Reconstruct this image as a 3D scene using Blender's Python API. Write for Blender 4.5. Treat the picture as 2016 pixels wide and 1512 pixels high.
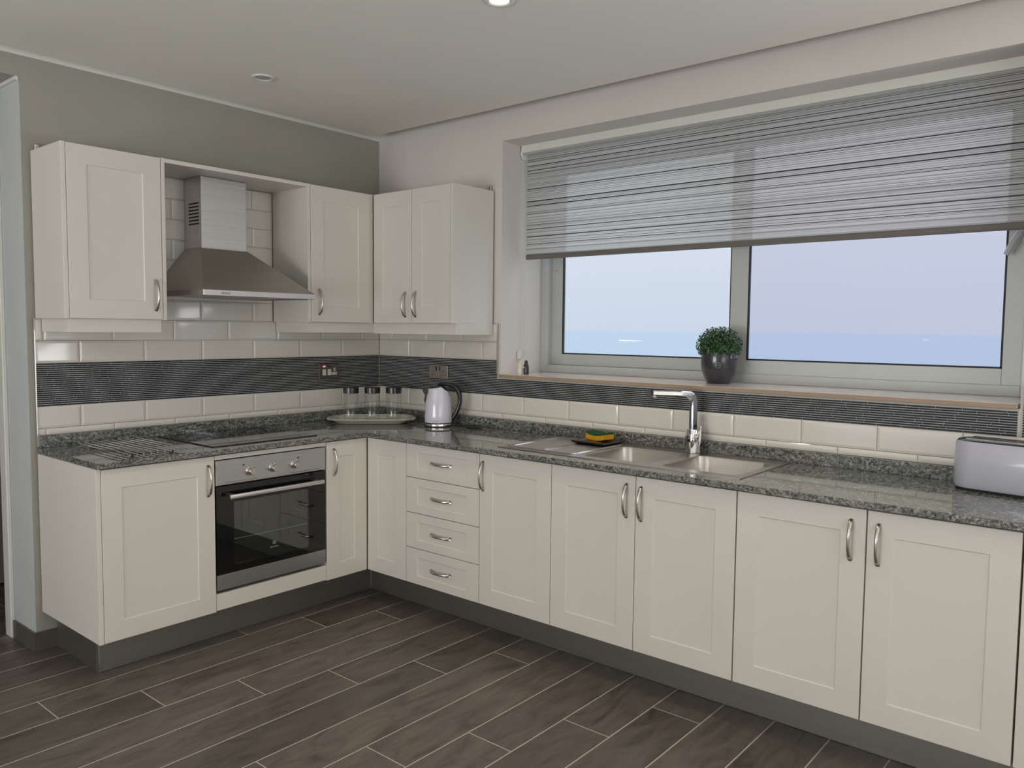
import bpy, bmesh, math, random
from mathutils import Vector, Matrix

for o in list(bpy.data.objects):
    bpy.data.objects.remove(o)
scene = bpy.context.scene
COL = scene.collection
R = math.radians
rnd = random.Random(7)

# ------------------------------------------------------------------ camera
YAW, PITCH, ROLL, FPX = 0.8744, -0.0686, 0.0100, 1571.3
CAM = Vector((-3.2996, -3.8424, 1.4535))
fw = Vector((math.sin(YAW) * math.cos(PITCH), math.cos(YAW) * math.cos(PITCH), math.sin(PITCH)))
rt = fw.cross(Vector((0, 0, 1))).normalized()
up = rt.cross(fw)
c_, s_ = math.cos(ROLL), math.sin(ROLL)
RR, UU = c_ * rt + s_ * up, -s_ * rt + c_ * up
camd = bpy.data.cameras.new('camera')
camd.sensor_width = 36.0
camd.lens = 36.0 * FPX / 2016.0
camd.clip_end = 60000
camd.clip_start = 0.05
camo = bpy.data.objects.new('camera', camd)
COL.objects.link(camo)
camo.matrix_world = Matrix(((RR.x, UU.x, -fw.x, CAM.x), (RR.y, UU.y, -fw.y, CAM.y),
                            (RR.z, UU.z, -fw.z, CAM.z), (0, 0, 0, 1)))
scene.camera = camo

# ------------------------------------------------------------------ world: pale hazy sky
world = bpy.data.worlds.new('hazy_sky')
scene.world = world
world.use_nodes = True
wn, wl = world.node_tree.nodes, world.node_tree.links
wn.clear()
w_out = wn.new('ShaderNodeOutputWorld')
w_bg = wn.new('ShaderNodeBackground')
w_tc = wn.new('ShaderNodeTexCoord')
w_sep = wn.new('ShaderNodeSeparateXYZ')
w_rmp = wn.new('ShaderNodeValToRGB')
w_rmp.color_ramp.elements[0].position = 0.0
w_rmp.color_ramp.elements[0].color = (0.62, 0.70, 0.83, 1)
w_rmp.color_ramp.elements[1].position = 0.9
w_rmp.color_ramp.elements[1].color = (1.85, 1.95, 2.10, 1)
e = w_rmp.color_ramp.elements.new(0.10)
e.color = (0.68, 0.75, 0.86, 1)
wl.new(w_tc.outputs['Generated'], w_sep.inputs[0])
wl.new(w_sep.outputs['Z'], w_rmp.inputs[0])
wl.new(w_rmp.outputs[0], w_bg.inputs[0])
w_bg.inputs[1].default_value = 1.0
wl.new(w_bg.outputs[0], w_out.inputs[0])

# ------------------------------------------------------------------ area lights standing in for daylight from unseen openings behind the camera
def area(name, loc, target, sx, sy, watts, col):
    l = bpy.data.lights.new(name, 'AREA')
    l.shape = 'RECTANGLE'
    l.size, l.size_y, l.energy, l.color = sx, sy, watts, col
    o = bpy.data.objects.new(name, l)
    COL.objects.link(o)
    o.location = loc
    d = Vector(target) - Vector(loc)
    o.rotation_euler = d.to_track_quat('-Z', 'Z').to_euler()
    return o
area('daylight_balcony', (-3.9, -7.65, 1.10), (-3.9, -5.30, 5.52), 3.4, 2.4, 62, (1.0, 0.992, 0.975))
area('daylight_terrace', (-7.15, -1.9, 1.10), (-4.80, -1.9, 5.52), 2.8, 2.4, 158, (1.0, 0.992, 0.975))
area('added_side_daylight', (0.55, -6.0, 1.10), (-1.80, -6.0, 5.52), 2.4, 2.4, 132, (1.0, 0.992, 0.985))  # added to brighten the hob-wall fronts; its opening is unseen and made up

cy = scene.cycles
cy.max_bounces, cy.diffuse_bounces, cy.glossy_bounces, cy.transparent_max_bounces = 8, 4, 4, 10
cy.caustics_reflective = cy.caustics_refractive = False
vs = scene.view_settings
vs.view_transform = 'Standard'
vs.look = 'None'
vs.exposure = 0.0
vs.gamma = 1.0
vs.use_curve_mapping = False

# ------------------------------------------------------------------ materials
def nodes(name):
    m = bpy.data.materials.new(name)
    m.use_nodes = True
    nt = m.node_tree
    return m, nt, nt.nodes['Principled BSDF']

def srgb(r, g, b):
    f = lambda c: c / 12.92 if c <= 0.04045 else ((c + 0.055) / 1.055) ** 2.4
    return (f(r / 255), f(g / 255), f(b / 255), 1)

def ramp(nt, fac, stops):
    n = nt.nodes.new('ShaderNodeValToRGB')
    els = n.color_ramp.elements
    els[0].position, els[0].color = stops[0]
    els[1].position, els[1].color = stops[-1]
    for p, c in stops[1:-1]:
        k = els.new(p)
        k.color = c
    nt.links.new(fac, n.inputs[0])
    return n

def texco(nt, scale=(1, 1, 1), rot=(0, 0, 0)):
    tc = nt.nodes.new('ShaderNodeTexCoord')
    mp = nt.nodes.new('ShaderNodeMapping')
    mp.inputs['Scale'].default_value = scale
    mp.inputs['Rotation'].default_value = rot
    nt.links.new(tc.outputs['Object'], mp.inputs[0])
    return mp.outputs[0]

def noise(nt, vec, scale, detail=3, rough=0.5, dist=0.0):
    n = nt.nodes.new('ShaderNodeTexNoise')
    n.inputs['Scale'].default_value = scale
    n.inputs['Detail'].default_value = detail
    n.inputs['Roughness'].default_value = rough
    n.inputs['Distortion'].default_value = dist
    if vec is not None:
        nt.links.new(vec, n.inputs['Vector'])
    return n.outputs[0]

def bump(nt, b, h, strength, dist=0.002):
    n = nt.nodes.new('ShaderNodeBump')
    n.inputs['Strength'].default_value = strength
    n.inputs['Distance'].default_value = dist
    nt.links.new(h, n.inputs['Height'])
    nt.links.new(n.outputs[0], b.inputs['Normal'])

def pmat(name, col, rough=0.5, metal=0.0, var=0.04, scale=8.0, stretch=(1, 1, 1), bmp=0.0, coat=0.0, spec=0.5, bscale=None):
    m, nt, b = nodes(name)
    vec = texco(nt, stretch)
    h = noise(nt, vec, scale)
    lo = tuple(c * (1 - var) for c in col[:3]) + (1,)
    hi = tuple(min(1, c * (1 + var)) for c in col[:3]) + (1,)
    r = ramp(nt, h, [(0.3, lo), (0.7, hi)])
    nt.links.new(r.outputs[0], b.inputs['Base Color'])
    b.inputs['Roughness'].default_value = rough
    b.inputs['Metallic'].default_value = metal
    b.inputs['Specular IOR Level'].default_value = spec
    b.inputs['Coat Weight'].default_value = coat
    b.inputs['Coat Roughness'].default_value = 0.03
    if bmp:
        bump(nt, b, noise(nt, vec, bscale or scale * 6, 2), bmp)
    return m

M = {}
M['wall_grey'] = pmat('wall_paint_grey', srgb(166, 163, 154), 0.85, var=0.03, scale=2.5, bmp=0.08, bscale=220)
M['wall_white'] = pmat('wall_paint_white', srgb(216, 212, 206), 0.85, var=0.02, scale=2.5, bmp=0.08, bscale=220)
M['wall_pale'] = pmat('wall_paint_pale_grey', srgb(196, 200, 200), 0.85, var=0.03, scale=2.5, bmp=0.08, bscale=220)
M['ceiling'] = pmat('ceiling_paint', srgb(238, 236, 230), 0.9, var=0.015, scale=1.5)
M['trim_white'] = pmat('trim_paint_white', srgb(225, 224, 218), 0.5, var=0.02)
M['cab'] = pmat('cabinet_satin_white', srgb(221, 217, 208), 0.42, var=0.012, scale=3.0)
M['cab_in'] = pmat('cabinet_carcass', srgb(205, 200, 188), 0.6, var=0.02)
M['tile'] = pmat('gloss_white_tile', srgb(225, 221, 212), 0.07, var=0.02, scale=3.0, coat=0.2)
M['grout'] = pmat('tile_grout', srgb(150, 143, 132), 0.9, var=0.08, scale=60)
M['floor_grout'] = pmat('pale_floor_grout', srgb(196, 189, 178), 0.9, var=0.06, scale=40)
M['mos_grout'] = pmat('mosaic_grout', srgb(200, 198, 194), 0.9, var=0.08, scale=60)
M['chrome'] = pmat('polished_chrome', (0.72, 0.73, 0.75, 1), 0.06, 1.0, var=0.02)
M['nickel'] = pmat('satin_nickel', (0.60, 0.56, 0.51, 1), 0.24, 1.0, var=0.05, scale=30, stretch=(1, 1, 0.1))
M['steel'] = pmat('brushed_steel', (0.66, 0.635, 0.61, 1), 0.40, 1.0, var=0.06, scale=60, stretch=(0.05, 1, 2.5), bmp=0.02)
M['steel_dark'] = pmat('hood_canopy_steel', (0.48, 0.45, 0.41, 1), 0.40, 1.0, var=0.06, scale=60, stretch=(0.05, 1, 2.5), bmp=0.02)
M['sink'] = pmat('sink_steel', (0.52, 0.49, 0.46, 1), 0.28, 1.0, var=0.05, scale=40, stretch=(1, 0.08, 1))
M['plinth'] = pmat('plinth_brushed_metal', (0.29, 0.28, 0.25, 1), 0.42, 0.85, var=0.05, scale=50, stretch=(0.06, 0.06, 3))
M['alu'] = pmat('window_aluminium', srgb(188, 191, 189), 0.45, 0.15, var=0.02)
M['alu_trim'] = pmat('tile_edge_profile', (0.62, 0.61, 0.58, 1), 0.3, 0.9, var=0.03)
M['black'] = pmat('black_plastic', (0.012, 0.012, 0.013, 1), 0.28, var=0.1, coat=0.3)
M['gasket'] = pmat('black_gasket', (0.012, 0.013, 0.015, 1), 0.6, var=0.1)
M['black_glass'] = pmat('black_glass', (0.006, 0.006, 0.007, 1), 0.03, var=0.05, spec=0.6)
M['cavity'] = pmat('oven_cavity', (0.02, 0.02, 0.02, 1), 0.6, var=0.2)
M['kettle'] = pmat('pearl_white_enamel', srgb(222, 220, 232), 0.12, var=0.01, coat=0.5)
M['toaster'] = pmat('pearl_grey_enamel', srgb(190, 190, 202), 0.22, var=0.01, coat=0.4)
M['ceramic'] = pmat('cream_ceramic', srgb(232, 228, 217), 0.15, var=0.02, coat=0.3)
M['pot'] = pmat('charcoal_glaze', (0.035, 0.036, 0.045, 1), 0.18, var=0.15, scale=10, coat=0.4)
M['soil'] = pmat('dark_soil', (0.03, 0.022, 0.016, 1), 0.95, var=0.4, scale=90, bmp=0.5)
M['sponge_y'] = pmat('yellow_foam', srgb(224, 162, 12), 0.95, var=0.12, scale=160, bmp=0.6)
M['sponge_g'] = pmat('green_scourer', srgb(24, 84, 52), 0.95, var=0.25, scale=240, bmp=0.6)
M['socket_plate'] = pmat('satin_socket_plate', (0.50, 0.45, 0.39, 1), 0.34, 0.8, var=0.06, scale=60, stretch=(1, 1, 0.1))
M['bronze_plate'] = pmat('bronze_switch_plate', (0.17, 0.145, 0.125, 1), 0.34, 0.7, var=0.08, scale=60, stretch=(1, 1, 0.1))
M['white_plastic'] = pmat('white_plastic', srgb(214, 212, 205), 0.35, var=0.02)
M['wood_brown'] = pmat('brown_door_lining', srgb(120, 100, 88), 0.5, var=0.15, scale=14, stretch=(6, 6, 0.6))
M['door_grey'] = pmat('grey_door_leaf', srgb(150, 150, 142), 0.5, var=0.03)
M['skirting'] = pmat('dark_tile_skirting', srgb(92, 86, 82), 0.35, var=0.1, scale=20, stretch=(1, 1, 0.3))
M['sill_edge'] = pmat('unlit_sawn_sill_edge', srgb(168, 146, 126), 0.6, var=0.08, scale=14, stretch=(1, 0.3, 3))  # brown unpolished front; window light is painted into the sill top only
M['oven_steel'] = pmat('oven_front_steel', (0.50, 0.50, 0.505, 1), 0.36, 1.0, var=0.05, scale=60, stretch=(0.05, 1, 2.5))
M['ink'] = pmat('dark_print', (0.03, 0.03, 0.035, 1), 0.5, var=0.05)
M['ink_grey'] = pmat('grey_print', (0.35, 0.35, 0.36, 1), 0.5, var=0.05)
M['white_sh'] = pmat('white_shaker_glaze', srgb(214, 208, 196), 0.2, var=0.03)
M['foam_white'] = pmat('sea_foam', (0.95, 0.96, 0.97, 1), 0.9, var=0.05, scale=0.5)
M['wicker'] = pmat('base_rubber', (0.02, 0.02, 0.02, 1), 0.8, var=0.1)

def m_floor():
    m, nt, b = nodes('wood_look_porcelain')
    tc = nt.nodes.new('ShaderNodeTexCoord')
    oi = nt.nodes.new('ShaderNodeObjectInfo')
    add = nt.nodes.new('ShaderNodeVectorMath')
    add.operation = 'ADD'
    sc = nt.nodes.new('ShaderNodeMath')
    sc.operation = 'MULTIPLY'
    sc.inputs[1].default_value = 37.0
    nt.links.new(oi.outputs['Random'], sc.inputs[0])
    nt.links.new(tc.outputs['Object'], add.inputs[0])
    nt.links.new(sc.outputs[0], add.inputs[1])
    mp = nt.nodes.new('ShaderNodeMapping')
    mp.inputs['Scale'].default_value = (1.5, 5.0, 1)
    nt.links.new(add.outputs[0], mp.inputs[0])
    g = noise(nt, mp.outputs[0], 2.6, 6, 0.62, 1.2)
    mp2 = nt.nodes.new('ShaderNodeMapping')
    mp2.inputs['Scale'].default_value = (2.0, 45.0, 1)
    nt.links.new(add.outputs[0], mp2.inputs[0])
    g2 = noise(nt, mp2.outputs[0], 2.0, 4, 0.6)
    mix = nt.nodes.new('ShaderNodeMath')
    mix.operation = 'MULTIPLY_ADD'
    mix.inputs[1].default_value = 0.22
    nt.links.new(g2, mix.inputs[0])
    nt.links.new(g, mix.inputs[2])
    r = ramp(nt, mix.outputs[0], [(0.36, srgb(72, 64, 57)), (0.58, srgb(102, 94, 86)), (0.85, srgb(120, 111, 103))])
    hs = nt.nodes.new('ShaderNodeHueSaturation')
    nt.links.new(r.outputs[0], hs.inputs['Color'])
    mr = nt.nodes.new('ShaderNodeMapRange')
    mr.inputs[3].default_value, mr.inputs[4].default_value = 0.82, 1.16
    nt.links.new(oi.outputs['Random'], mr.inputs[0])
    nt.links.new(mr.outputs[0], hs.inputs['Value'])
    nt.links.new(hs.outputs[0], b.inputs['Base Color'])
    b.inputs['Roughness'].default_value = 0.40
    b.inputs['Specular IOR Level'].default_value = 0.35
    bump(nt, b, g2, 0.12, 0.001)
    return m
M['floor'] = m_floor()

def m_granite():
    m, nt, b = nodes('grey_green_granite')
    vec = texco(nt)
    w = noise(nt, vec, 2.2, 3, 0.6)
    ws = nt.nodes.new('ShaderNodeVectorMath')
    ws.operation = 'MULTIPLY_ADD'
    ws.inputs[1].default_value = (0.30, 0.30, 0.30)
    nt.links.new(w, ws.inputs[0])
    nt.links.new(vec, ws.inputs[2])
    mp = nt.nodes.new('ShaderNodeMapping')
    mp.inputs['Scale'].default_value = (14, 26, 60)
    mp.inputs['Rotation'].default_value = (0, 0, 0.5)
    nt.links.new(ws.outputs[0], mp.inputs[0])
    vein = noise(nt, mp.outputs[0], 1.8, 6, 0.75, 0.5)
    speck = noise(nt, vec, 120, 4, 0.75)
    mx = nt.nodes.new('ShaderNodeMath')
    mx.operation = 'MULTIPLY_ADD'
    mx.inputs[1].default_value = 0.95
    nt.links.new(speck, mx.inputs[0])
    nt.links.new(vein, mx.inputs[2])
    half = nt.nodes.new('ShaderNodeMath')
    half.operation = 'MULTIPLY'
    half.inputs[1].default_value = 0.5
    nt.links.new(mx.outputs[0], half.inputs[0])
    r = ramp(nt, half.outputs[0], [(0.37, srgb(30, 33, 32)), (0.445, srgb(78, 82, 79)), (0.51, srgb(122, 123, 117)), (0.60, srgb(186, 183, 172))])
    nt.links.new(r.outputs[0], b.inputs['Base Color'])
    b.inputs['Roughness'].default_value = 0.035
    b.inputs['Specular IOR Level'].default_value = 0.65
    return m
M['granite'] = m_granite()

def m_mosaic():
    m, nt, b = nodes('charcoal_glass_mosaic')
    vec = texco(nt, (1, 1, 6))
    n1 = noise(nt, vec, 25, 3)
    r = ramp(nt, n1, [(0.3, srgb(30, 31, 36)), (0.7, srgb(56, 57, 63))])
    nt.links.new(r.outputs[0], b.inputs['Base Color'])
    b.inputs['Roughness'].default_value = 0.5
    b.inputs['Specular IOR Level'].default_value = 0.25
    return m
M['mosaic'] = m_mosaic()

def m_sill():
    m, nt, b = nodes('beige_marble_sill_lit')
    vec = texco(nt, (3, 1.2, 3))
    n1 = noise(nt, vec, 5, 5, 0.6, 0.8)
    r = ramp(nt, n1, [(0.3, srgb(214, 200, 186)), (0.7, srgb(232, 224, 214))])  # window light put into the top's colour, paler than the stone's front edge
    nt.links.new(r.outputs[0], b.inputs['Base Color'])
    b.inputs['Roughness'].default_value = 0.12
    return m
M['sill'] = m_sill()

def m_glass(name, tint, refl=0.10, edge=0.75):
    m = bpy.data.materials.new(name)
    m.use_nodes = True
    nt = m.node_tree
    nt.nodes.clear()
    out = nt.nodes.new('ShaderNodeOutputMaterial')
    tr = nt.nodes.new('ShaderNodeBsdfTransparent')
    n1 = noise(nt, texco(nt), 0.7)
    r = ramp(nt, n1, [(0.2, tint), (0.8, tuple(min(1, c * 1.01) for c in tint[:3]) + (1,))])
    nt.links.new(r.outputs[0], tr.inputs[0])
    gl = nt.nodes.new('ShaderNodeBsdfGlossy')
    gl.inputs['Roughness'].default_value = 0.01
    fr = nt.nodes.new('ShaderNodeLayerWeight')
    fr.inputs[0].default_value = 0.5
    pw = nt.nodes.new('ShaderNodeMath')
    pw.operation = 'POWER'
    pw.inputs[1].default_value = 4.0
    nt.links.new(fr.outputs['Facing'], pw.inputs[0])
    sc = nt.nodes.new('ShaderNodeMath')
    sc.operation = 'MULTIPLY_ADD'
    sc.inputs[1].default_value = edge
    sc.inputs[2].default_value = refl
    sc.use_clamp = True
    nt.links.new(pw.outputs[0], sc.inputs[0])
    mx = nt.nodes.new('ShaderNodeMixShader')
    nt.links.new(sc.outputs[0], mx.inputs[0])
    nt.links.new(tr.outputs[0], mx.inputs[1])
    nt.links.new(gl.outputs[0], mx.inputs[2])
    nt.links.new(mx.outputs[0], out.inputs[0])
    return m
M['pane_clear'] = m_glass('clear_pane', (0.985, 0.985, 0.985, 1), 0.0006, 0.06)
M['pane_tint'] = m_glass('double_pane_tinted', (0.91, 0.895, 0.93, 1), 0.0006, 0.06)
M['jar_glass'] = m_glass('thin_jar_glass', (0.955, 0.96, 0.955, 1), 0.05)
M['oven_glass'] = m_glass('smoked_oven_glass', (0.72, 0.76, 0.73, 1), 0.13)

def m_blind():
    m = bpy.data.materials.new('striped_screen_fabric')
    m.use_nodes = True
    nt = m.node_tree
    nt.nodes.clear()
    out = nt.nodes.new('ShaderNodeOutputMaterial')
    vec = texco(nt, (0.0, 0.0, 1.0))
    coarse = noise(nt, vec, 120, 1, 0.5)
    fine = noise(nt, vec, 330, 1, 0.4)
    # weave of thin dark threads between white slub yarns
    c1 = ramp(nt, fine, [(0.36, (0, 0, 0, 1)), (0.52, (1, 1, 1, 1))])
    c2 = ramp(nt, coarse, [(0.37, (0, 0, 0, 1)), (0.44, (1, 1, 1, 1))])
    mul = nt.nodes.new('ShaderNodeMath')
    mul.operation = 'MULTIPLY'
    lift = nt.nodes.new('ShaderNodeMapRange')
    lift.inputs[3].default_value, lift.inputs[4].default_value = 0.42, 1.0
    nt.links.new(c1.outputs[0], lift.inputs[0])
    lift2 = nt.nodes.new('ShaderNodeMapRange')
    lift2.inputs[3].default_value, lift2.inputs[4].default_value = 0.25, 1.0
    nt.links.new(c2.outputs[0], lift2.inputs[0])
    nt.links.new(lift.outputs[0], mul.inputs[0])
    nt.links.new(lift2.outputs[0], mul.inputs[1])
    r = ramp(nt, mul.outputs[0], [(0.12, srgb(62, 62, 64)), (1.0, srgb(244, 243, 240))])
    df = nt.nodes.new('ShaderNodeBsdfDiffuse')
    tl = nt.nodes.new('ShaderNodeBsdfTranslucent')
    tp = nt.nodes.new('ShaderNodeBsdfTransparent')
    for n in (df, tl, tp):
        nt.links.new(r.outputs[0], n.inputs[0])
    a = nt.nodes.new('ShaderNodeMixShader')
    a.inputs[0].default_value = 0.5
    nt.links.new(df.outputs[0], a.inputs[1])
    nt.links.new(tl.outputs[0], a.inputs[2])
    b2 = nt.nodes.new('ShaderNodeMixShader')
    b2.inputs[0].default_value = 0.44
    nt.links.new(a.outputs[0], b2.inputs[1])
    nt.links.new(tp.outputs[0], b2.inputs[2])
    nt.links.new(b2.outputs[0], out.inputs[0])
    return m
M['blind'] = m_blind()
M['blind_bar'] = pmat('blind_bottom_bar_fabric', srgb(112, 107, 101), 0.7, var=0.25, scale=60, stretch=(0.02, 0.02, 6))

def m_leaf():
    m, nt, b = nodes('boxwood_leaf')
    n1 = noise(nt, texco(nt), 45, 2)
    r = ramp(nt, n1, [(0.3, srgb(20, 48, 30)), (0.55, srgb(38, 84, 38)), (0.8, srgb(96, 140, 50))])
    nt.links.new(r.outputs[0], b.inputs['Base Color'])
    b.inputs['Roughness'].default_value = 0.35
    return m
M['leaf'] = m_leaf()

def m_sea():
    m, nt, b = nodes('hazy_blue_sea')
    n1 = noise(nt, texco(nt, (0.004, 0.0012, 1)), 3.0, 4)
    r = ramp(nt, n1, [(0.3, (0.295, 0.375, 0.455, 1)), (0.7, (0.32, 0.40, 0.485, 1))])
    nt.links.new(r.outputs[0], b.inputs['Base Color'])
    b.inputs['Roughness'].default_value = 0.6
    b.inputs['Specular IOR Level'].default_value = 0.2
    return m
M['sea'] = m_sea()

def m_emit(name, col, s):
    m, nt, b = nodes(name)
    n1 = noise(nt, texco(nt), 30)
    r = ramp(nt, n1, [(0.3, col), (0.7, tuple(min(1, c * 1.03) for c in col[:3]) + (1,))])
    nt.links.new(r.outputs[0], b.inputs['Emission Color'])
    b.inputs['Emission Strength'].default_value = s
    return m
M['lamp_on'] = m_emit('warm_lamp_lens', (1.0, 0.86, 0.66, 1), 3.5)
M['neon_red'] = m_emit('red_neon', (1.0, 0.16, 0.08, 1), 0.55)

# ------------------------------------------------------------------ mesh helpers
LOC = {}
def BACK(s, d, z): return (s, -d, z)      # units along the hob wall: s = x, d = distance from the wall
def RIGHT(s, d, z): return (-d, s, z)     # units along the window wall: s = y
def WORLD(x, y, z): return (x, y, z)

def box(bm, a, b, bev=0.0, seg=1):
    x0, x1 = sorted((a[0], b[0])); y0, y1 = sorted((a[1], b[1])); z0, z1 = sorted((a[2], b[2]))
    v = [bm.verts.new(p) for p in ((x0, y0, z0), (x1, y0, z0), (x1, y1, z0), (x0, y1, z0),
                                   (x0, y0, z1), (x1, y0, z1), (x1, y1, z1), (x0, y1, z1))]
    fs = [bm.faces.new([v[i] for i in q]) for q in ((3, 2, 1, 0), (4, 5, 6, 7), (0, 1, 5, 4), (1, 2, 6, 5), (2, 3, 7, 6), (3, 0, 4, 7))]
    if bev:
        ed = list({e for f in fs for e in f.edges})
        bmesh.ops.bevel(bm, geom=ed, offset=bev, segments=seg, affect='EDGES', profile=0.5)

def mbox(bm, W, s0, s1, d0, d1, z0, z1, bev=0.0, seg=1):
    box(bm, W(s0, d0, z0), W(s1, d1, z1), bev, seg)

def rings(bm, loops, close_first=True, close_last=True, cyc=True):
    rs = [[bm.verts.new(p) for p in L] for L in loops]
    n = len(rs[0])
    for a, b in zip(rs, rs[1:]):
        for i in range(n if cyc else n - 1):
            j = (i + 1) % n
            bm.faces.new((a[i], a[j], b[j], b[i]))
    if close_first: bm.faces.new(rs[0][::-1])
    if close_last: bm.faces.new(rs[-1])
    return rs

def lathe(bm, prof, n=32, cx=0, cy=0, cz=0, caps=(True, True)):
    rings(bm, [[(cx + r * math.cos(2 * math.pi * i / n), cy + r * math.sin(2 * math.pi * i / n), cz + z) for i in range(n)] for r, z in prof], *caps)

def tube(bm, pts, rad, n=8, caps=True):
    P = [Vector(p) for p in pts]
    rads = rad if isinstance(rad, (list, tuple)) else [rad] * len(P)
    t0 = (P[1] - P[0]).normalized()
    u = t0.cross(Vector((0, 0, 1)))
    if u.length < 1e-3: u = t0.cross(Vector((1, 0, 0)))
    u.normalize()
    L = []
    for i, p in enumerate(P):
        t = (P[min(i + 1, len(P) - 1)] - P[max(i - 1, 0)]).normalized()
        u = (u - t * u.dot(t)).normalized()
        w = t.cross(u)
        L.append([p + (u * math.cos(2 * math.pi * k / n) + w * math.sin(2 * math.pi * k / n)) * rads[i] for k in range(n)])
    rings(bm, L, caps, caps)

def rrect(cx, cy, hx, hy, r, z, n=5):
    pts = []
    for sx, sy, a0 in ((1, 1, 0), (-1, 1, 90), (-1, -1, 180), (1, -1, 270)):
        for k in range(n + 1):
            a = R(a0 + 90 * k / n)
            pts.append((cx + sx * (hx - r) + r * math.cos(a), cy + sy * (hy - r) + r * math.sin(a), z))
    return pts

def finish(name, bm, mat, parent=None, local=False, smooth=35):
    me = bpy.data.meshes.new(name)
    L = LOC.get(parent.name, (0, 0, 0)) if (parent and not local) else (0, 0, 0)
    if L != (0, 0, 0):
        bmesh.ops.translate(bm, verts=bm.verts, vec=(-L[0], -L[1], -L[2]))
    bmesh.ops.recalc_face_normals(bm, faces=bm.faces)
    bm.to_mesh(me)
    bm.free()
    if smooth:
        me.polygons.foreach_set('use_smooth', [True] * len(me.polygons))
        me.set_sharp_from_angle(angle=R(smooth))
    me.materials.append(M[mat] if isinstance(mat, str) else mat)
    return link(name, me, parent)

def link(name, me, parent=None, loc=None):
    o = bpy.data.objects.new(name, me)
    COL.objects.link(o)
    if parent:
        o.parent = parent
        LOC[o.name] = LOC.get(parent.name, (0, 0, 0))
    if loc: o.location = loc
    return o

def tag(o, label=None, cat=None, group=None, kind=None):
    if label: o['label'] = label
    if cat: o['category'] = cat
    if group: o['group'] = group
    if kind: o['kind'] = kind
    return o

def thing(name, label, cat, loc=(0, 0, 0), rz=0.0, group=None, kind=None):
    o = bpy.data.objects.new(name, None)
    o.empty_display_size = 0.1
    COL.objects.link(o)
    o.location = loc
    o.rotation_euler = (0, 0, rz)
    LOC[o.name] = tuple(loc)
    return tag(o, label, cat, group, kind)

def part(name, mat, parent, fn, local=False, smooth=35):
    bm = bmesh.new()
    fn(bm)
    return finish(name, bm, mat, parent, local, smooth)

def boxpart(name, mat, parent, W, s0, s1, d0, d1, z0, z1, bev=0.0, local=False, seg=1):
    return part(name, mat, parent, lambda bm: mbox(bm, W, s0, s1, d0, d1, z0, z1, bev, seg), local)

def struct(name, label, cat, mat, fn, parent=None, smooth=35):
    o = part(name, mat, parent, fn, smooth=smooth)
    o['kind'] = 'structure'
    if label: tag(o, label, cat)
    return o

def text_mesh(name, body, size, mat, parent, loc, eul, depth=0.0004):
    cu = bpy.data.curves.new(name, 'FONT')
    cu.body, cu.size, cu.extrude = body, size, depth
    cu.align_x, cu.align_y = 'CENTER', 'CENTER'
    tmp = bpy.data.objects.new('tmp', cu)
    me = bpy.data.meshes.new_from_object(tmp)
    bpy.data.objects.remove(tmp)
    bpy.data.curves.remove(cu)
    me.name = name
    me.materials.clear()
    me.materials.append(M[mat])
    o = link(name, me, parent)
    L = LOC.get(parent.name, (0, 0, 0))
    o.location = (loc[0] - L[0], loc[1] - L[1], loc[2] - L[2])
    o.rotation_euler = eul
    return o

# ------------------------------------------------------------------ measures (metres)
ZP, ZD, ZB, ZW, ZU = 0.1763, 0.8823, 0.889, 0.912, 0.964      # plinth top, door top, worktop underside / top, upstand top
ZUB, ZUT = 1.4798, 2.1971                                     # wall cabinets
ZCEIL, ZTOP = 2.597, 2.70                                       # dropped ceiling, top of the shadow gap
DF, DWT, DUP = 0.6005, 0.625, 0.3284
XL, XO1, XO2 = -1.9487, -1.4628, -0.8628
WEND = -1.989                                                 # free end of the hob wall
YR0, YR1, ZSILL, ZHEAD, XFR = -1.0009, -3.4202, 1.208, 2.458, 0.36
RX0, RY0 = -7.0, -7.5                                         # far corner of the room behind the camera

# ================================================================== the setting
def f_wall_back(bm):
    box(bm, (WEND, 0, 0), (0.45, 0.30, ZTOP + .03))
wall_back = struct('wall_back', 'grey painted wall behind the hob, tiled between the cabinets', 'wall', 'wall_grey', f_wall_back)
def f_wall_right(bm):
    box(bm, (0, 0, 0), (0.45, YR0, ZTOP + .03))
    box(bm, (0, YR0, 0), (0.45, YR1, 1.19))
    box(bm, (0, YR0, ZHEAD), (0.45, YR1, ZTOP + .03))
    box(bm, (0, YR1, 0), (0.45, -4.8, ZTOP + .03)); box(bm, (0, -7.2, 0), (0.45, RY0, ZTOP + .03)); box(bm, (0, -4.8, 2.37), (0.45, -7.2, ZTOP + .03))  # unseen opening added for the side area light
wall_right = struct('wall_right', 'white painted wall around the wide sea-view window', 'wall', 'wall_white', f_wall_right)
def f_wall_front(bm):
    box(bm, (RX0, RY0, 0), (-5.6, RY0 - .25, ZCEIL)); box(bm, (-2.2, RY0, 0), (0.45, RY0 - .25, ZCEIL))
    box(bm, (-5.6, RY0, 2.37), (-2.2, RY0 - .25, ZCEIL))
struct('wall_front', 'white wall with a balcony opening behind the viewer', 'wall', 'wall_white', f_wall_front)
def f_wall_left(bm):
    box(bm, (RX0, RY0, 0), (RX0 - .25, -3.3, ZCEIL)); box(bm, (RX0, -0.5, 0), (RX0 - .25, 0.3, ZCEIL))
    box(bm, (RX0, -3.3, 2.37), (RX0 - .25, -0.5, ZCEIL))
struct('wall_left', 'white wall with a terrace opening at the far left of the room', 'wall', 'wall_white', f_wall_left)
def f_ceil(bm):
    box(bm, (RX0 - .25, RY0 - .25, ZCEIL), (-.105, -.070, ZCEIL + .02))
    box(bm, (RX0 - .25, RY0 - .25, ZTOP), (0.45, 0.3, ZTOP + .06))
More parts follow.
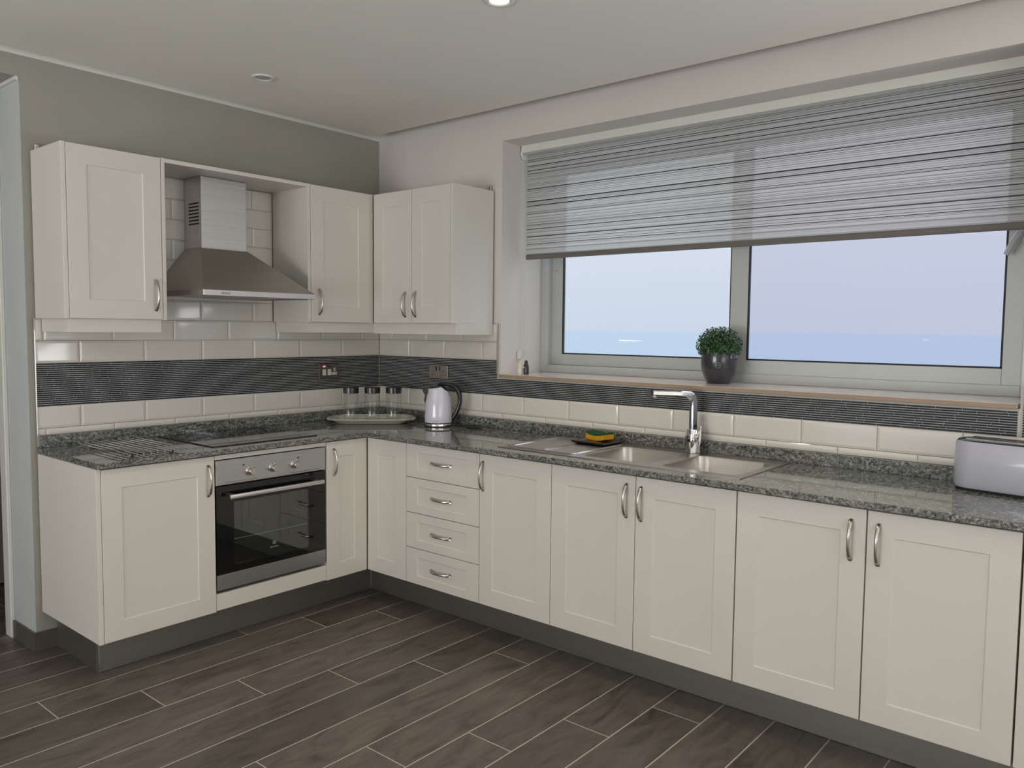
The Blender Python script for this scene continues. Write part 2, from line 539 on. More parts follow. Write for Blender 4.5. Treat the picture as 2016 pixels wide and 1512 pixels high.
struct('ceiling', 'plain white dropped ceiling with a shadow gap along the walls', 'ceiling', 'ceiling', f_ceil)
# passage left of the hob wall
struct('wall_lintel', 'grey wall above the passage opening left of the cabinets', 'wall', 'wall_grey',
       lambda bm: box(bm, (-3.15, 0, 2.503), (WEND, 0.12, ZTOP)))
struct('wall_hall_left', 'grey wall left of the passage opening', 'wall', 'wall_grey',
       lambda bm: (box(bm, (RX0, 0, 0), (-3.15, 0.25, ZTOP)), box(bm, (-3.4, 0.25, 0), (-3.15, 3.2, 2.55))))
struct('wall_hall_end', 'pale wall closing the end of the passage', 'wall', 'wall_pale',
       lambda bm: box(bm, (-3.15, 3.0, 0), (-1.0, 3.2, 2.55)))
struct('ceiling_hall', 'lower ceiling of the passage', 'ceiling', 'wall_grey',
       lambda bm: box(bm, (-3.15, 0.12, 2.503), (WEND - .001, 3.2, 2.6)))
struct('wall_hall_right', 'pale grey end of the hob wall facing the passage', 'wall', 'wall_pale',
       lambda bm: (box(bm, (WEND - .004, 0.004, 0), (WEND + .001, 0.30, 2.503)), box(bm, (WEND, 0.30, 2.26), (-1.72, 1.20, 2.503)),
                   box(bm, (WEND, 1.20, 0), (-1.72, 3.0, 2.503))))
struct('ceiling_side_room', 'ceiling of the room behind the passage door', 'ceiling', 'ceiling',
       lambda bm: box(bm, (-1.72, 0.30, 2.503), (0.45, 3.2, 2.6)))
struct('wall_side_room', 'pale wall of the room behind the passage door', 'wall', 'wall_pale',
       lambda bm: (box(bm, (0.25, 0.30, 0), (0.45, 3.2, 2.503)), box(bm, (-1.0, 3.0, 0), (0.25, 3.2, 2.503))))
struct('trim_1', 'thin white trim along the top of the passage wall', 'trim', 'trim_white',
       lambda bm: box(bm, (WEND - .016, 0.0, 2.488), (WEND - .004, 3.0, 2.503)))
# doorway in the passage
d1 = thing('door_1', 'white framed doorway with grey door in the passage', 'door', (WEND, .3, 0), kind='structure')
boxpart('casing', 'trim_white', d1, WORLD, WEND - .022, WEND - .004, 0.245, 0.318, 0, 2.24, 0.003)
boxpart('casing', 'trim_white', d1, WORLD, WEND - .022, WEND, 1.14, 1.215, 0, 2.24, 0.003)
boxpart('casing', 'trim_white', d1, WORLD, WEND - .022, WEND, 0.318, 1.14, 2.19, 2.26, 0.003)
boxpart('lining', 'wood_brown', d1, WORLD, WEND, -1.72, 0.30, 0.330, 0, 2.24)
leaf = boxpart('leaf', 'door_grey', d1, WORLD, -1.93, -1.15, 1.145, 1.185, 0.008, 2.18, 0.002)
for hz in (0.30, 1.02, 1.90):
    part('hinge', 'nickel', leaf, lambda bm: tube(bm, [(-1.94, 1.14, hz - .05), (-1.94, 1.14, hz + .05)], .008))

# white strip of the hob wall inside the ceiling gap
def f_cove(bm):
    prof = [(0, ZCEIL - .004), (-.005, ZCEIL - .004), (-.010, ZCEIL + .004), (-.030, ZCEIL + .018), (-.066, ZCEIL + .026), (-.066, ZTOP), (0, ZTOP)]
    rings(bm, [[(x, y, z) for y, z in prof] for x in (RX0, 0)])
struct('trim_2', 'white strip along the top of the grey hob wall', 'trim', 'trim_white', f_cove)

# floor: grout bed and wood-look planks, one object each
floor = struct('floor', 'dark wood-look plank tiles with pale joints', 'floor', 'floor_grout',
               lambda bm: box(bm, (RX0 - .25, RY0 - .25, -0.12), (0.45, 3.2, -0.0002)))
PW, PL_ = 0.2018, 1.211
plank_cache = {}
def plank_mesh(L):
    k = round(L, 3)
    if k not in plank_cache:
        bm = bmesh.new()
        hx, hy = L / 2 - .0016, PW / 2 - .0019
        rings(bm, [[(-hx, -hy, -.009), (hx, -hy, -.009), (hx, hy, -.009), (-hx, hy, -.009)],
                   [(-hx, -hy, -.0006), (hx, -hy, -.0006), (hx, hy, -.0006), (-hx, hy, -.0006)],
                   [(-hx + .0008, -hy + .0008, 0), (hx - .0008, -hy + .0008, 0), (hx - .0008, hy - .0008, 0), (-hx + .0008, hy - .0008, 0)]])
        bmesh.ops.recalc_face_normals(bm, faces=bm.faces)
        me = bpy.data.meshes.new('plank')
        bm.to_mesh(me); bm.free()
        me.materials.append(M['floor'])
        plank_cache[k] = me
    return plank_cache[k]
for k in range(-14, 32):
    y = -0.53 - PW * (k + .5)
    if y < -6.8 or y > 1.6: continue
    off = -0.963 + 0.3045 * k
    off -= math.floor(off / PL_) * PL_
    xlo, xhi = (-5.0, -0.40) if y < -0.02 else (-3.15, -1.2)
    if y < -4.2: xlo, xhi = -5.0, -1.5
    x = off - PL_ * 8
    while x < xhi:
        a, b = max(x, xlo), min(x + PL_, xhi)
        if b - a > .05:
            link('plank', plank_mesh(b - a), floor, ((a + b) / 2, y, 0))
        x += PL_

# skirting at the wall end
struct('baseboard_back', 'dark tile skirting around the free wall end', 'skirting', 'skirting',
       lambda bm: (box(bm, (WEND - .004, -.011, 0), (WEND + .14, 0.0, 0.085), .001), box(bm, (WEND - .015, -.011, 0), (WEND - .0041, 0.243, 0.085), .001)))

# ------------------------------------------------------------------ wall tiles
TB = 0.0074
def tile_bm(bm, W, hs, hz):
    g, bw = .0011, .010
    L = []
    for ins, d in ((g, -.001), (g, .0046), (g + .001, .0052), (g + bw, TB)):
        L.append([W(-hs + ins, d, -hz + ins), W(hs - ins, d, -hz + ins), W(hs - ins, d, hz - ins), W(-hs + ins, d, hz - ins)])
    rings(bm, L)
tile_cache = {}
def tile(W, s0, s1, z0, z1, parent):
    k = (W.__name__, round(abs(s1 - s0), 3), round(z1 - z0, 3))
    if k not in tile_cache:
        bm = bmesh.new()
        tile_bm(bm, W, abs(s1 - s0) / 2, (z1 - z0) / 2)
        bmesh.ops.recalc_face_normals(bm, faces=bm.faces)
        me = bpy.data.meshes.new('tile')
        bm.to_mesh(me); bm.free()
        me.materials.append(M['tile'])
        tile_cache[k] = me
    link('tile', tile_cache[k], parent, W((s0 + s1) / 2, 0.001, (z0 + z1) / 2))
def tile_row(W, lo, hi, z0, z1, first, pitch, parent):
    s = first
    while s > lo: s -= pitch
    while s < hi:
        a, b = max(s, lo), min(s + pitch, hi)
        if b - a > .022: tile(W, a, b, z0, z1, parent)
        s += pitch
TP = 0.2965
RH = 0.0991
Z1 = 1.283
rowsB = [(ZU, .993, .5), (.993, 1.0915, 0)]
for (z0, z1, o) in rowsB: tile_row(BACK, -1.962, 0.0, z0, z1, -TP * o, TP, wall_back)
for i in range(2): tile_row(BACK, -1.962, 0.0, Z1 + RH * i, Z1 + RH * (i + 1), -TP * (.5 * (i % 2)), TP, wall_back)
for i in range(2, 9): tile_row(BACK, -1.527, -.767, Z1 + RH * i, Z1 + RH * (i + 1), -TP * (.5 * (i % 2)), TP, wall_back)
TR_ = 0.2967
for (z0, z1, o) in rowsB: tile_row(RIGHT, -4.15, 0.0, z0, z1, -.280 - TR_ * o, TR_, wall_right)
for i in range(2): tile_row(RIGHT, -.982, 0.0, Z1 + RH * i, Z1 + RH * (i + 1), -.280 - TR_ * (.5 * (i % 2)), TR_, wall_right)
# grout behind the tiles and the stick mosaic band
def grout(name, W, rects, parent, mat):
    return part(name, mat, parent, lambda bm: [mbox(bm, W, a, b, -.002, d, z0, z1) for a, b, z0, z1, d in rects])
grout('grout', BACK, [(-1.962, 0, ZU - .02, 1.0915, .0042), (-1.962, 0, 1.283, 1.4815, .0042), (-1.53, -.76, 1.4815, 2.176, .0042)], wall_back, 'grout')
grout('grout', RIGHT, [(-4.15, 0, ZU - .02, 1.0915, .0042), (-.982, 0, 1.283, 1.4815, .0042)], wall_right, 'grout')
grout('mosaic_grout', BACK, [(-1.962, 0, 1.0915, 1.283, .0062)], wall_back, 'mos_grout')
grout('mosaic_grout', RIGHT, [(-.982, 0, 1.0915, 1.283, .0062), (-3.415, -.982, 1.0915, 1.189, .0062), (-4.15, -3.43, 1.0915, 1.283, .0062)], wall_right, 'mos_grout')
def mosaic(W, zones, parent):
    def fn(bm):
        n, p = 21, (1.283 - 1.0915) / 21
        for i in range(n):
            z0 = 1.0915 + p * i
            for a, b, zmax in zones:
                if z0 + p > zmax + .001: continue
                s = a - rnd.random() * .1
                while s < b:
                    L = rnd.choice((.07, .09, .1, .12, .14))
                    q0, q1 = max(s, a), min(s + L, b)
                    if q1 - q0 > .006:
                        d = .0074 + rnd.random() * .0008
                        mbox(bm, W, q0 + .0008, q1 - .0008, .005, d, z0 + .0013, z0 + p - .0013)
                    s += L
    o = part('mosaic_band', 'mosaic', parent, fn, smooth=0)
    o['kind'] = 'stuff'
    o['label'] = 'band of thin charcoal stick mosaic'
mosaic(BACK, [(-1.962, -.010, 1.283)], wall_back)
mosaic(RIGHT, [(-.982, -.010, 1.283), (-3.415, -.982, 1.189), (-4.15, -3.43, 1.283)], wall_right)
boxpart('edge_trim', 'alu_trim', wall_back, BACK, -1.9665, -1.9615, 0, .0115, .915, 1.483)
boxpart('edge_trim', 'alu_trim', wall_right, RIGHT, -.9865, -.982, 0, .0115, 1.209, 1.483)
boxpart('corner_bead', 'grout', wall_right, WORLD, -.0125, 0, -.0125, 0, .95, 1.48)

# ------------------------------------------------------------------ window
win = thing('window_1', 'wide aluminium sliding window looking out to sea', 'window', (XFR, -2.2, ZSILL), kind='structure')
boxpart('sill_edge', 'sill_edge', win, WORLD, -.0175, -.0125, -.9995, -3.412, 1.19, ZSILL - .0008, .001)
boxpart('sill', 'sill', win, WORLD, -.0125, XFR + .02, -.9995, -3.412, 1.19, ZSILL, .002)
def frame_bm(x0, x1, y0, y1, z0, z1, wl_, wr_, wb_, wt_):
    def fn(bm):
        box(bm, (x0, y0, z0), (x1, y0 - wl_, z1), .0015); box(bm, (x0, y1, z0), (x1, y1 + wr_, z1), .0015)
        box(bm, (x0, y0 - wl_, z0), (x1, y1 + wr_, z0 + wb_), .0015); box(bm, (x0, y0 - wl_, z1 - wt_), (x1, y1 + wr_, z1), .0015)
    return fn
part('outer_frame', 'alu', win, frame_bm(.352, .445, YR0, YR1, ZSILL, ZHEAD, .050, .050, .044, .06))
def sash(x0, x1, y0, y1, z0, z1, wl_, wr_, wb_, wt_, pane, flip=False):
    s = part('sash', 'alu', win, frame_bm(x0, x1, y0, y1, z0, z1, wl_, wr_, wb_, wt_))
    g0, g1, h0, h1 = y0 - wl_, y1 + wr_, z0 + wb_, z1 - wt_
    def gk(bm):
        t = .006
        for xa in (x0 - .0006,):
            box(bm, (xa, g0 + .001, h0 - .001), (xa + .012, g0 - t, h1)); box(bm, (xa, g1 - .001, h0 - .001), (xa + .012, g1 + t, h1))
            box(bm, (xa, g0, h0 - .001), (xa + .012, g1, h0 + t)); box(bm, (xa, g0, h1 - t), (xa + .012, g1, h1 + .001))
    part('gasket', 'gasket', s, gk)
    part('pane', pane, s, lambda bm: box(bm, (x0 + .014, g0, h0), (x0 + .018, g1, h1)))
    return s
sash(.392, .420, -1.043, -2.225, 1.2525, 2.40, .084, .080, .0635, .075, 'pane_clear')
s2 = sash(.360, .388, -2.158, -3.390, 1.2470, 2.405, .089, .086, .0705, .075, 'pane_tint')
hd = part('handle_plate', 'alu', s2, lambda bm: box(bm, (.340, -3.352, 1.80), (.3605, -3.378, 1.92), .004, ), )
part('handle_lever', 'alu', s2, lambda bm: tube(bm, [(.345, -3.365, 1.865), (.315, -3.365, 1.865), (.300, -3.352, 1.845), (.290, -3.330, 1.805), (.286, -3.310, 1.758)], [.011, .011, .012, .012, .010], 10))
part('screw', 'gasket', win, lambda bm: tube(bm, [(.3915, -1.083, 1.79), (.3935, -1.083, 1.79)], .003, 8))

# outdoors: sea, two boats
sea = part('sea', 'sea', None, lambda bm: bm.faces.new([bm.verts.new(p) for p in ((40, -16000, -25), (17800, -16000, -25), (17800, 16000, -25), (40, 16000, -25))]), smooth=0)
tag(sea, 'calm hazy blue sea reaching to the horizon outside the window', 'sea', kind='stuff')
def boat(u, v, L, wake, label):
    D = fw + RR * (u - 1008) / FPX - UU * (v - 756) / FPX
    p = CAM + D * ((-25 - CAM.z) / D.z)
    b = thing('motor_boat', label, 'boat', (p.x, p.y, -25), math.atan2(RR.y, RR.x), group='boats out at sea')
    def hull(bm):
        n = 7
        loops = []
        for k in range(n):
            t = k / (n - 1)
            w = L * .14 * (1 - (1 - t) ** 3 * .95)
            x = -L / 2 + L * t
            loops.append([(x, -w, L * .13 - .1 * t), (x, -w * .6, 0), (x, w * .6, 0), (x, w, L * .13 - .1 * t)])
        rings(bm, loops)
    part('hull', 'white_plastic', b, hull, local=True)
    part('cabin', 'white_plastic', b, lambda bm: box(bm, (-L * .1, -L * .09, L * .10), (L * .2, L * .09, L * .24), L * .02), local=True)
    def wk(bm):
        n = 12
        L_ = []
        for k in range(n):
            t = k / (n - 1)
            x = -L * .45 + (L * .9 + wake) * t
            w = L * (.16 + .4 * t)
            hgt = L * .16 * (1 - t) ** 1.3 + .25
            L_.append([(x, -w, .02), (x, -w * .5, hgt), (x, w * .5, hgt), (x, w, .02)])
        rings(bm, L_)
    part('wake', 'foam_white', b, wk, local=True)
boat(1224, 671, 14, 46, 'white motor boat with a long wake seen through the left pane')
boat(1820, 669.5, 13, 12, 'small white boat seen through the right pane')

# roller blind
bl = thing('roller_blind', 'half-lowered roller blind of grey and white striped fabric over the window', 'blind', (.15, -2.2, ZHEAD))
def f_head(bm):
    prof = [(.148, 2.4185), (.148, 2.4575), (.205, 2.4575), (.205, 2.4185), (.195, 2.4185), (.195, 2.448), (.156, 2.448), (.156, 2.4185)]
    rings(bm, [[(x, y, z) for x, z in prof] for y in (-1.010, -3.412)])
hr = part('headrail', 'trim_white', bl, f_head)
part('roller_tube', 'alu', hr, lambda bm: tube(bm, [(.176, -1.02, 2.428), (.176, -3.405, 2.428)], .018, 16))
def f_cap(bm):
    n = 14
    ring = [(.176 + .030 * math.cos(2 * math.pi * k / n), 2.415 + .030 * math.sin(2 * math.pi * k / n)) for k in range(n)]
    rings(bm, [[(x, y, z) for x, z in ring] for y in (-1.006, -1.018)])
part('end_cap', 'trim_white', hr, f_cap)
part('fabric', 'blind', bl, lambda bm: box(bm, (.1755, -1.032, 1.855), (.1761, -3.398, 2.425)))
part('bottom_bar', 'blind_bar', bl, lambda bm: box(bm, (.168, -1.031, 1.838), (.184, -3.399, 1.866), .005, 2))
def f_chain(bm):
    for x in (.160, .186):
        z = 1.315
        while z < 2.41:
            bmesh.ops.create_icosphere(bm, subdivisions=1, radius=.0024, matrix=Matrix.Translation((x, -1.016, z)))
            z += .0062
        tube(bm, [(x, -1.016, 1.31), (x, -1.016, 2.41)], .0008, 5)
    tube(bm, [(.160, -1.016, 1.312), (.163, -1.016, 1.300), (.173, -1.016, 1.294), (.183, -1.016, 1.300), (.186, -1.016, 1.312)], .0018, 6)
ch = part('bead_chain', 'white_plastic', bl, f_chain)
ch['kind'] = 'stuff'
part('chain_clip', 'white_plastic', bl, lambda bm: box(bm, (.136, -1.003, 1.285), (.160, -1.022, 1.335), .004, 2))

# ================================================================== cabinets
def door(name, W, s0, s1, z0, z1, df, parent, fr=.079, th=.019, gap=.0014):
    a, b = sorted((s0, s1))
    a, b, z0, z1 = a + gap, b - gap, z0 + gap, z1 - gap
    frz = min(fr, (z1 - z0) * .235)
    L = []
    for iS, iZ, d in ((0, 0, df - th), (0, 0, df - .0014), (.0014, .0014, df), (fr, frz, df), (fr + .0030, frz + .0030, df - .0036), (fr + .005, frz + .005, df - .0038)):
        L.append([W(a + iS, d, z0 + iZ), W(b - iS, d, z0 + iZ), W(b - iS, d, z1 - iZ), W(a + iS, d, z1 - iZ)])
    return part(name, 'cab', parent, lambda bm: rings(bm, L), smooth=25)

def handle_mesh():
    bm = bmesh.new()
    n, m = 18, 10
    loops = []
    for i in range(n + 1):
        t = -1 + 2 * i / n
        z = t * .067
        out = .004 + .024 * (1 - abs(t) ** 2.4)
        if i in (0, n): out = 0.0
        wide = .0052 + .0026 * abs(t) ** 2
        thick = .0036 + .0012 * abs(t)
        slope = -2.4 * .024 * (abs(t) ** 1.4) * (1 if t > 0 else -1) / .067
        tx = Vector((0, -slope, 1)).normalized()
        nrm = Vector((0, -1, 0)) if i in (0, n) else Vector((0, -tx.z, tx.y)).normalized()
        if i in (0, n): nrm = Vector((0, 0, 1))
        loops.append([Vector((wide * math.cos(2 * math.pi * k / m), -out, z)) + nrm * (thick * math.sin(2 * math.pi * k / m)) for k in range(m)])
    rings(bm, loops)
    bmesh.ops.recalc_face_normals(bm, faces=bm.faces)
    me = bpy.data.meshes.new('handle')
    bm.to_mesh(me); bm.free()
    me.polygons.foreach_set('use_smooth', [True] * len(me.polygons))
    me.set_sharp_from_angle(angle=R(60))
    me.materials.append(M['nickel'])
    return me
HM = handle_mesh()
def handle(W, s, z, df, parent, horiz=False):
    L = LOC.get(parent.name, (0, 0, 0))
    p = W(s, df, z)
    o = link('handle', HM, parent, (p[0] - L[0], p[1] - L[1], p[2] - L[2]))
    if W is BACK: m = Matrix.Identity(3)
    elif not horiz: m = Matrix(((0, 1, 0), (-1, 0, 0), (0, 0, 1)))
    else: m = Matrix(((0, 1, 0), (0, 0, 1), (1, 0, 0)))
    o.rotation_euler = m.to_euler()
    o['label'] = 'satin nickel bow handle'
    return o

# --- base run along the hob wall
c = thing('base_cabinet', 'white shaker base cabinet at the left end under the wire rack', 'cabinet', (-1.70, -.3, 0), group='white base cabinets')
boxpart('body', 'cab_in', c, BACK, XL + .001, XO1 - .002, .012, DF - .021, ZP, ZB - .004)
boxpart('end_panel', 'cab', c, BACK, XL - .018, XL - .0005, .012, DF, ZP, ZB - .003, .001)
d = door('door', BACK, XL, XO1, ZP, ZD, DF, c)
handle(BACK, -1.493, .775, DF, d)

c = thing('oven_housing', 'white surround of the built-in oven', 'cabinet', (-1.16, -.3, 0), group='white base cabinets')
def f_oh(bm):
    mbox(bm, BACK, XO1 + .001, XO1 + .003, .012, DF - .021, ZP, ZB - .004); mbox(bm, BACK, XO2 - .003, XO2 - .001, .012, DF - .021, ZP, ZB - .004)
    mbox(bm, BACK, XO1 + .003, XO2 - .003, .012, .03, ZP, ZB - .004); mbox(bm, BACK, XO1 + .003, XO2 - .003, .03, DF - .021, ZP, .25)
part('body', 'cab_in', c, f_oh)
boxpart('filler_strip', 'cab', c, BACK, XO1 + .001, XO2 - .001, DF - .02, DF - .001, .8625, ZD, .001)
boxpart('filler_panel', 'cab', c, BACK, XO1 + .001, XO2 - .001, DF - .02, DF - .001, ZP + .006, .2565, .001)

c = thing('corner_base_cabinet', 'white corner base cabinet with narrow door beside the oven', 'cabinet', (-.55, -.55, 0), group='white base cabinets')
def f_cb(bm):
    mbox(bm, BACK, XO2 + .001, -.012, .012, DF - .021, ZP, ZB - .004)
    mbox(bm, RIGHT, -.8990, -(DF - .020), .012, DF - .021, ZP, ZB - .004)
part('body', 'cab_in', c, f_cb)
d = door('door', BACK, XO2, -DF - .002, ZP, ZD, DF, c)
handle(BACK, -.8145, .775, DF, d)
door('door', RIGHT, -.8998, -DF - .002, ZP, ZD, DF, c)

# --- base run along the window wall
def base(name, label, y0, y1, yc):
    c = thing(name, label, 'cabinet', (-.3, yc, 0), group='white base cabinets')
    boxpart('body', 'cab_in', c, RIGHT, y1 + .001, y0 - .001, .012, DF - .021, ZP, (ZB - .004) if 'sink' not in name else .70)
    return c
Y = [-.8998, -1.3951, -1.8099, -2.2254, -2.645, -3.0912, -3.5215]
c = base('drawer_cabinet', 'white base cabinet with four stacked drawers', Y[0], Y[1], -1.15)
zs = [ZD, .7130, .5360, .3580, ZP]
for i in range(4):
    d = door('drawer', RIGHT, Y[1], Y[0], zs[i + 1], zs[i], DF, c)
    handle(RIGHT, -1.144, (zs[i] + zs[i + 1]) / 2 + .001, DF, d, True)
c = base('base_cabinet', 'white single-door base cabinet beside the drawers', Y[1], Y[2], -1.6)
d = door('door', RIGHT, Y[2], Y[1], ZP, ZD, DF, c); handle(RIGHT, -1.4175, .779, DF, d)
c = base('sink_cabinet', 'white double-door base cabinet under the sink bowls', Y[2], Y[4], -2.23)
d = door('door', RIGHT, Y[3], Y[2], ZP, ZD, DF, c); handle(RIGHT, -2.184, .778, DF, d)
d = door('door', RIGHT, Y[4], Y[3], ZP, ZD, DF, c); handle(RIGHT, -2.251, .774, DF, d)
c = base('base_cabinet', 'white double-door base cabinet under the toaster', Y[4] - .003, Y[6], -3.1)
d = door('door', RIGHT, Y[5] + .0005, Y[4] - .002, ZP, ZD, DF, c); handle(RIGHT, -3.043, .774, DF, d)
d = door('door', RIGHT, Y[6], Y[5] - .0012, ZP, ZD - .001, DF, c); handle(RIGHT, -3.1285, .772, DF, d)
c = base('base_cabinet', 'white base cabinet cut off at the right picture edge', Y[6] - .003, -4.13, -3.8)
door('door', RIGHT, -4.13, Y[6] - .003, ZP, ZD, DF, c)

# plinths
pl_ = thing('plinth', 'dark brushed metal kickboard under the base cabinets', 'plinth', (-1.0, -.44, 0))
boxpart('plinth_board', 'plinth', pl_, BACK, -1.908, -.442, .425, .443, .001, ZP - .001, .001)
boxpart('plinth_board', 'plinth', pl_, RIGHT, -4.13, -.4435, .425, .443, .001, ZP - .001, .001)
boxpart('plinth_return', 'plinth', pl_, BACK, -1.908, -1.890, .0121, .4245, .001, ZP - .001, .001)
part('corner_profile', 'alu_trim', pl_, lambda bm: box(bm, (-1.9095, -.4445, .001), (-1.9045, -.4395, ZP - .002), .0015, 2))
part('corner_profile', 'alu_trim', pl_, lambda bm: box(bm, (-.447, -.447, .001), (-.4415, -.4415, ZP - .002), .0015, 2))

# --- worktop with upstands
SX0, SX1, SY0, SY1 = -.545, -.045, -1.455, -2.630        # sink outline
HX0, HX1, HY0, HY1 = -1.443, -.882, -.552, -.045         # hob outline
wt = thing('worktop', 'polished grey-green granite worktop running around the corner', 'worktop', (-.8, -.3, ZW))
def f_wt1(bm):
    box(bm, (-1.969, -DWT, ZB), (-.0115, -.0115, ZW), .002)
part('slab', 'granite', wt, f_wt1)
def f_wt2(bm):
    x0, x1 = -DWT, -.0115
    q = .012
    box(bm, (x0, -DWT, ZB), (x1, SY0 - q, ZW)); box(bm, (x0, SY1 + q, ZB), (x1, -4.15, ZW))
    box(bm, (x0, SY0 - q, ZB), (SX0 + q, SY1 + q, ZW)); box(bm, (SX1 - q, SY0 - q, ZB), (x1, SY1 + q, ZW))
    bmesh.ops.remove_doubles(bm, verts=bm.verts, dist=1e-5)
part('slab', 'granite', wt, f_wt2)
for W_, a, b, lab in ((BACK, -1.962, -.0115, 'low granite upstand along the hob wall behind the worktop'), (RIGHT, -4.15, -.0305, 'low granite upstand along the window wall behind the sink')):
    o = boxpart('granite_upstand', 'granite', None, W_, a, b, .0105, .030, ZW + .0002, ZU, .001)
    tag(o, lab, 'upstand', 'granite upstands')

# --- wall cabinets
XA, XB, XC = -1.9409, -1.5446, -.7486
def pelmet(c, boxes):
    for b in boxes: boxpart('pelmet', 'cab', c, *b, .0008)
c = thing('wall_cabinet', 'white shaker wall cabinet left of the cooker hood', 'cabinet', (-1.74, -.16, ZUB), group='white wall cabinets')
boxpart('body', 'cab', c, BACK, XA, XB - .001, .0125, DUP - .020, ZUB, ZUT)
boxpart('end_panel', 'cab', c, BACK, XA - .018, XA - .0005, .0125, DUP, ZUB, ZUT, .001)
d = door('door', BACK, XA, XB, ZUB, ZUT, DUP, c); handle(BACK, -1.5765, 1.588, DUP, d)
pelmet(c, [(BACK, -1.934, -1.541, .284, .300, 1.4225, ZUB), (BACK, -1.934, -1.918, .0125, .284, 1.4225, ZUB)])
part('hanging_bracket', 'nickel', c, lambda bm: (box(bm, (-1.940, -.012, ZUT), (-1.920, 0, ZUT + .035), .004), tube(bm, [(-1.93, -.012, ZUT + .018), (-1.93, -.017, ZUT + .018)], .008)))

c = thing('hood_surround', 'open white frame around the cooker hood between the wall cabinets', 'cabinet', (-1.146, -.16, ZUB), group='white wall cabinets')
boxpart('side_panel', 'cab', c, BACK, XB + .001, XB + .018, .0125, DUP, ZUB - .001, ZUT + .001, .001)
boxpart('side_panel', 'cab', c, BACK, XC - .018, XC - .001, .0125, DUP, ZUB, ZUT, .001)
boxpart('top_panel', 'cab', c, BACK, XB + .018, XC - .018, .0125, DUP, ZUT - .018, ZUT, .001)

c = thing('wall_cabinet', 'white shaker wall cabinet right of the cooker hood', 'cabinet', (-.54, -.16, ZUB), group='white wall cabinets')
boxpart('body', 'cab', c, BACK, XC, -.012, .0125, DUP - .020, ZUB, ZUT)
d = door('door', BACK, XC, -.3495, ZUB, ZUT, DUP, c); handle(BACK, -.6957, 1.588, DUP, d)
boxpart('filler_post', 'cab', c, BACK, -.3488, -.3265, DUP - .02, DUP - .004, ZUB, ZUT)
pelmet(c, [(BACK, -.752, -.284, .284, .300, 1.4245, ZUB), (BACK, -.752, -.736, .0125, .284, 1.4245, ZUB)])

c = thing('wall_cabinet', 'white double-door wall cabinet next to the window', 'cabinet', (-.16, -.64, ZUB), group='white wall cabinets')
boxpart('body', 'cab', c, RIGHT, -.9343, -.3295, .0125, DUP - .020, ZUB, ZUT)
boxpart('end_panel', 'cab', c, RIGHT, -.9523, -.9348, .0125, DUP, ZUB, ZUT, .001)
d = door('door', RIGHT, -.6432, -.3330, ZUB, ZUT, DUP, c); handle(RIGHT, -.595, 1.582, DUP, d)
d = door('door', RIGHT, -.9343, -.6432, ZUB, ZUT, DUP, c); handle(RIGHT, -.6755, 1.582, DUP, d)
pelmet(c, [(RIGHT, -.955, -.3005, .284, .300, 1.4205, ZUB), (RIGHT, -.955, -.939, .0125, .284, 1.4205, ZUB)])
part('hanging_bracket', 'nickel', c, lambda bm: (box(bm, (-.012, -.930, ZUT), (0, -.912, ZUT + .032), .004), tube(bm, [(-.012, -.921, ZUT + .016), (-.017, -.921, ZUT + .016)], .008)))

# ------------------------------------------------------------------ cooker hood
h = thing('cooker_hood', 'brushed steel chimney cooker hood with pyramid canopy', 'cooker hood', (-1.146, -.25, 1.592))
chx0, chx1 = -1.270, -1.026
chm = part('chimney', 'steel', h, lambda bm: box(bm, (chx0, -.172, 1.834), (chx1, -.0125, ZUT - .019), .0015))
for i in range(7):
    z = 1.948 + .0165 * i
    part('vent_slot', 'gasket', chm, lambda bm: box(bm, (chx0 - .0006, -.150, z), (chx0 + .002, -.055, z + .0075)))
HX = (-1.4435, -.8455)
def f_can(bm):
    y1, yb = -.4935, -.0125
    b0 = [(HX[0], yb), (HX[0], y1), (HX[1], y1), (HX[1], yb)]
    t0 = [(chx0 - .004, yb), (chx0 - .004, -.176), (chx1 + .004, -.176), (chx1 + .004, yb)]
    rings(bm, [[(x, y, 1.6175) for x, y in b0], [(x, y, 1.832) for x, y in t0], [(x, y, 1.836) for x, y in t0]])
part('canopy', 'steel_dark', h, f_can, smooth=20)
part('front_band', 'steel', h, lambda bm: box(bm, (HX[0], -.4945, 1.592), (HX[1], -.4905, 1.6178), .001))
part('rim', 'steel_dark', h, lambda bm: (box(bm, (HX[0], -.4905, 1.592), (HX[0] + .004, -.0125, 1.6175)), box(bm, (HX[1] - .004, -.4905, 1.592), (HX[1], -.0125, 1.6175)), box(bm, (HX[0] + .004, -.0165, 1.592), (HX[1] - .004, -.0125, 1.6175))))
part('grease_filter', 'steel_dark', h, lambda bm: [box(bm, (HX[0] + .02 + .0285 * i, -.47, 1.597), (HX[0] + .02 + .0285 * i + .024, -.03, 1.603)) for i in range(20)])
text_mesh('brand_lettering', 'BOSCH', .0135, 'ink', h, (-1.333, -.4947, 1.6035), (R(90), 0, 0))

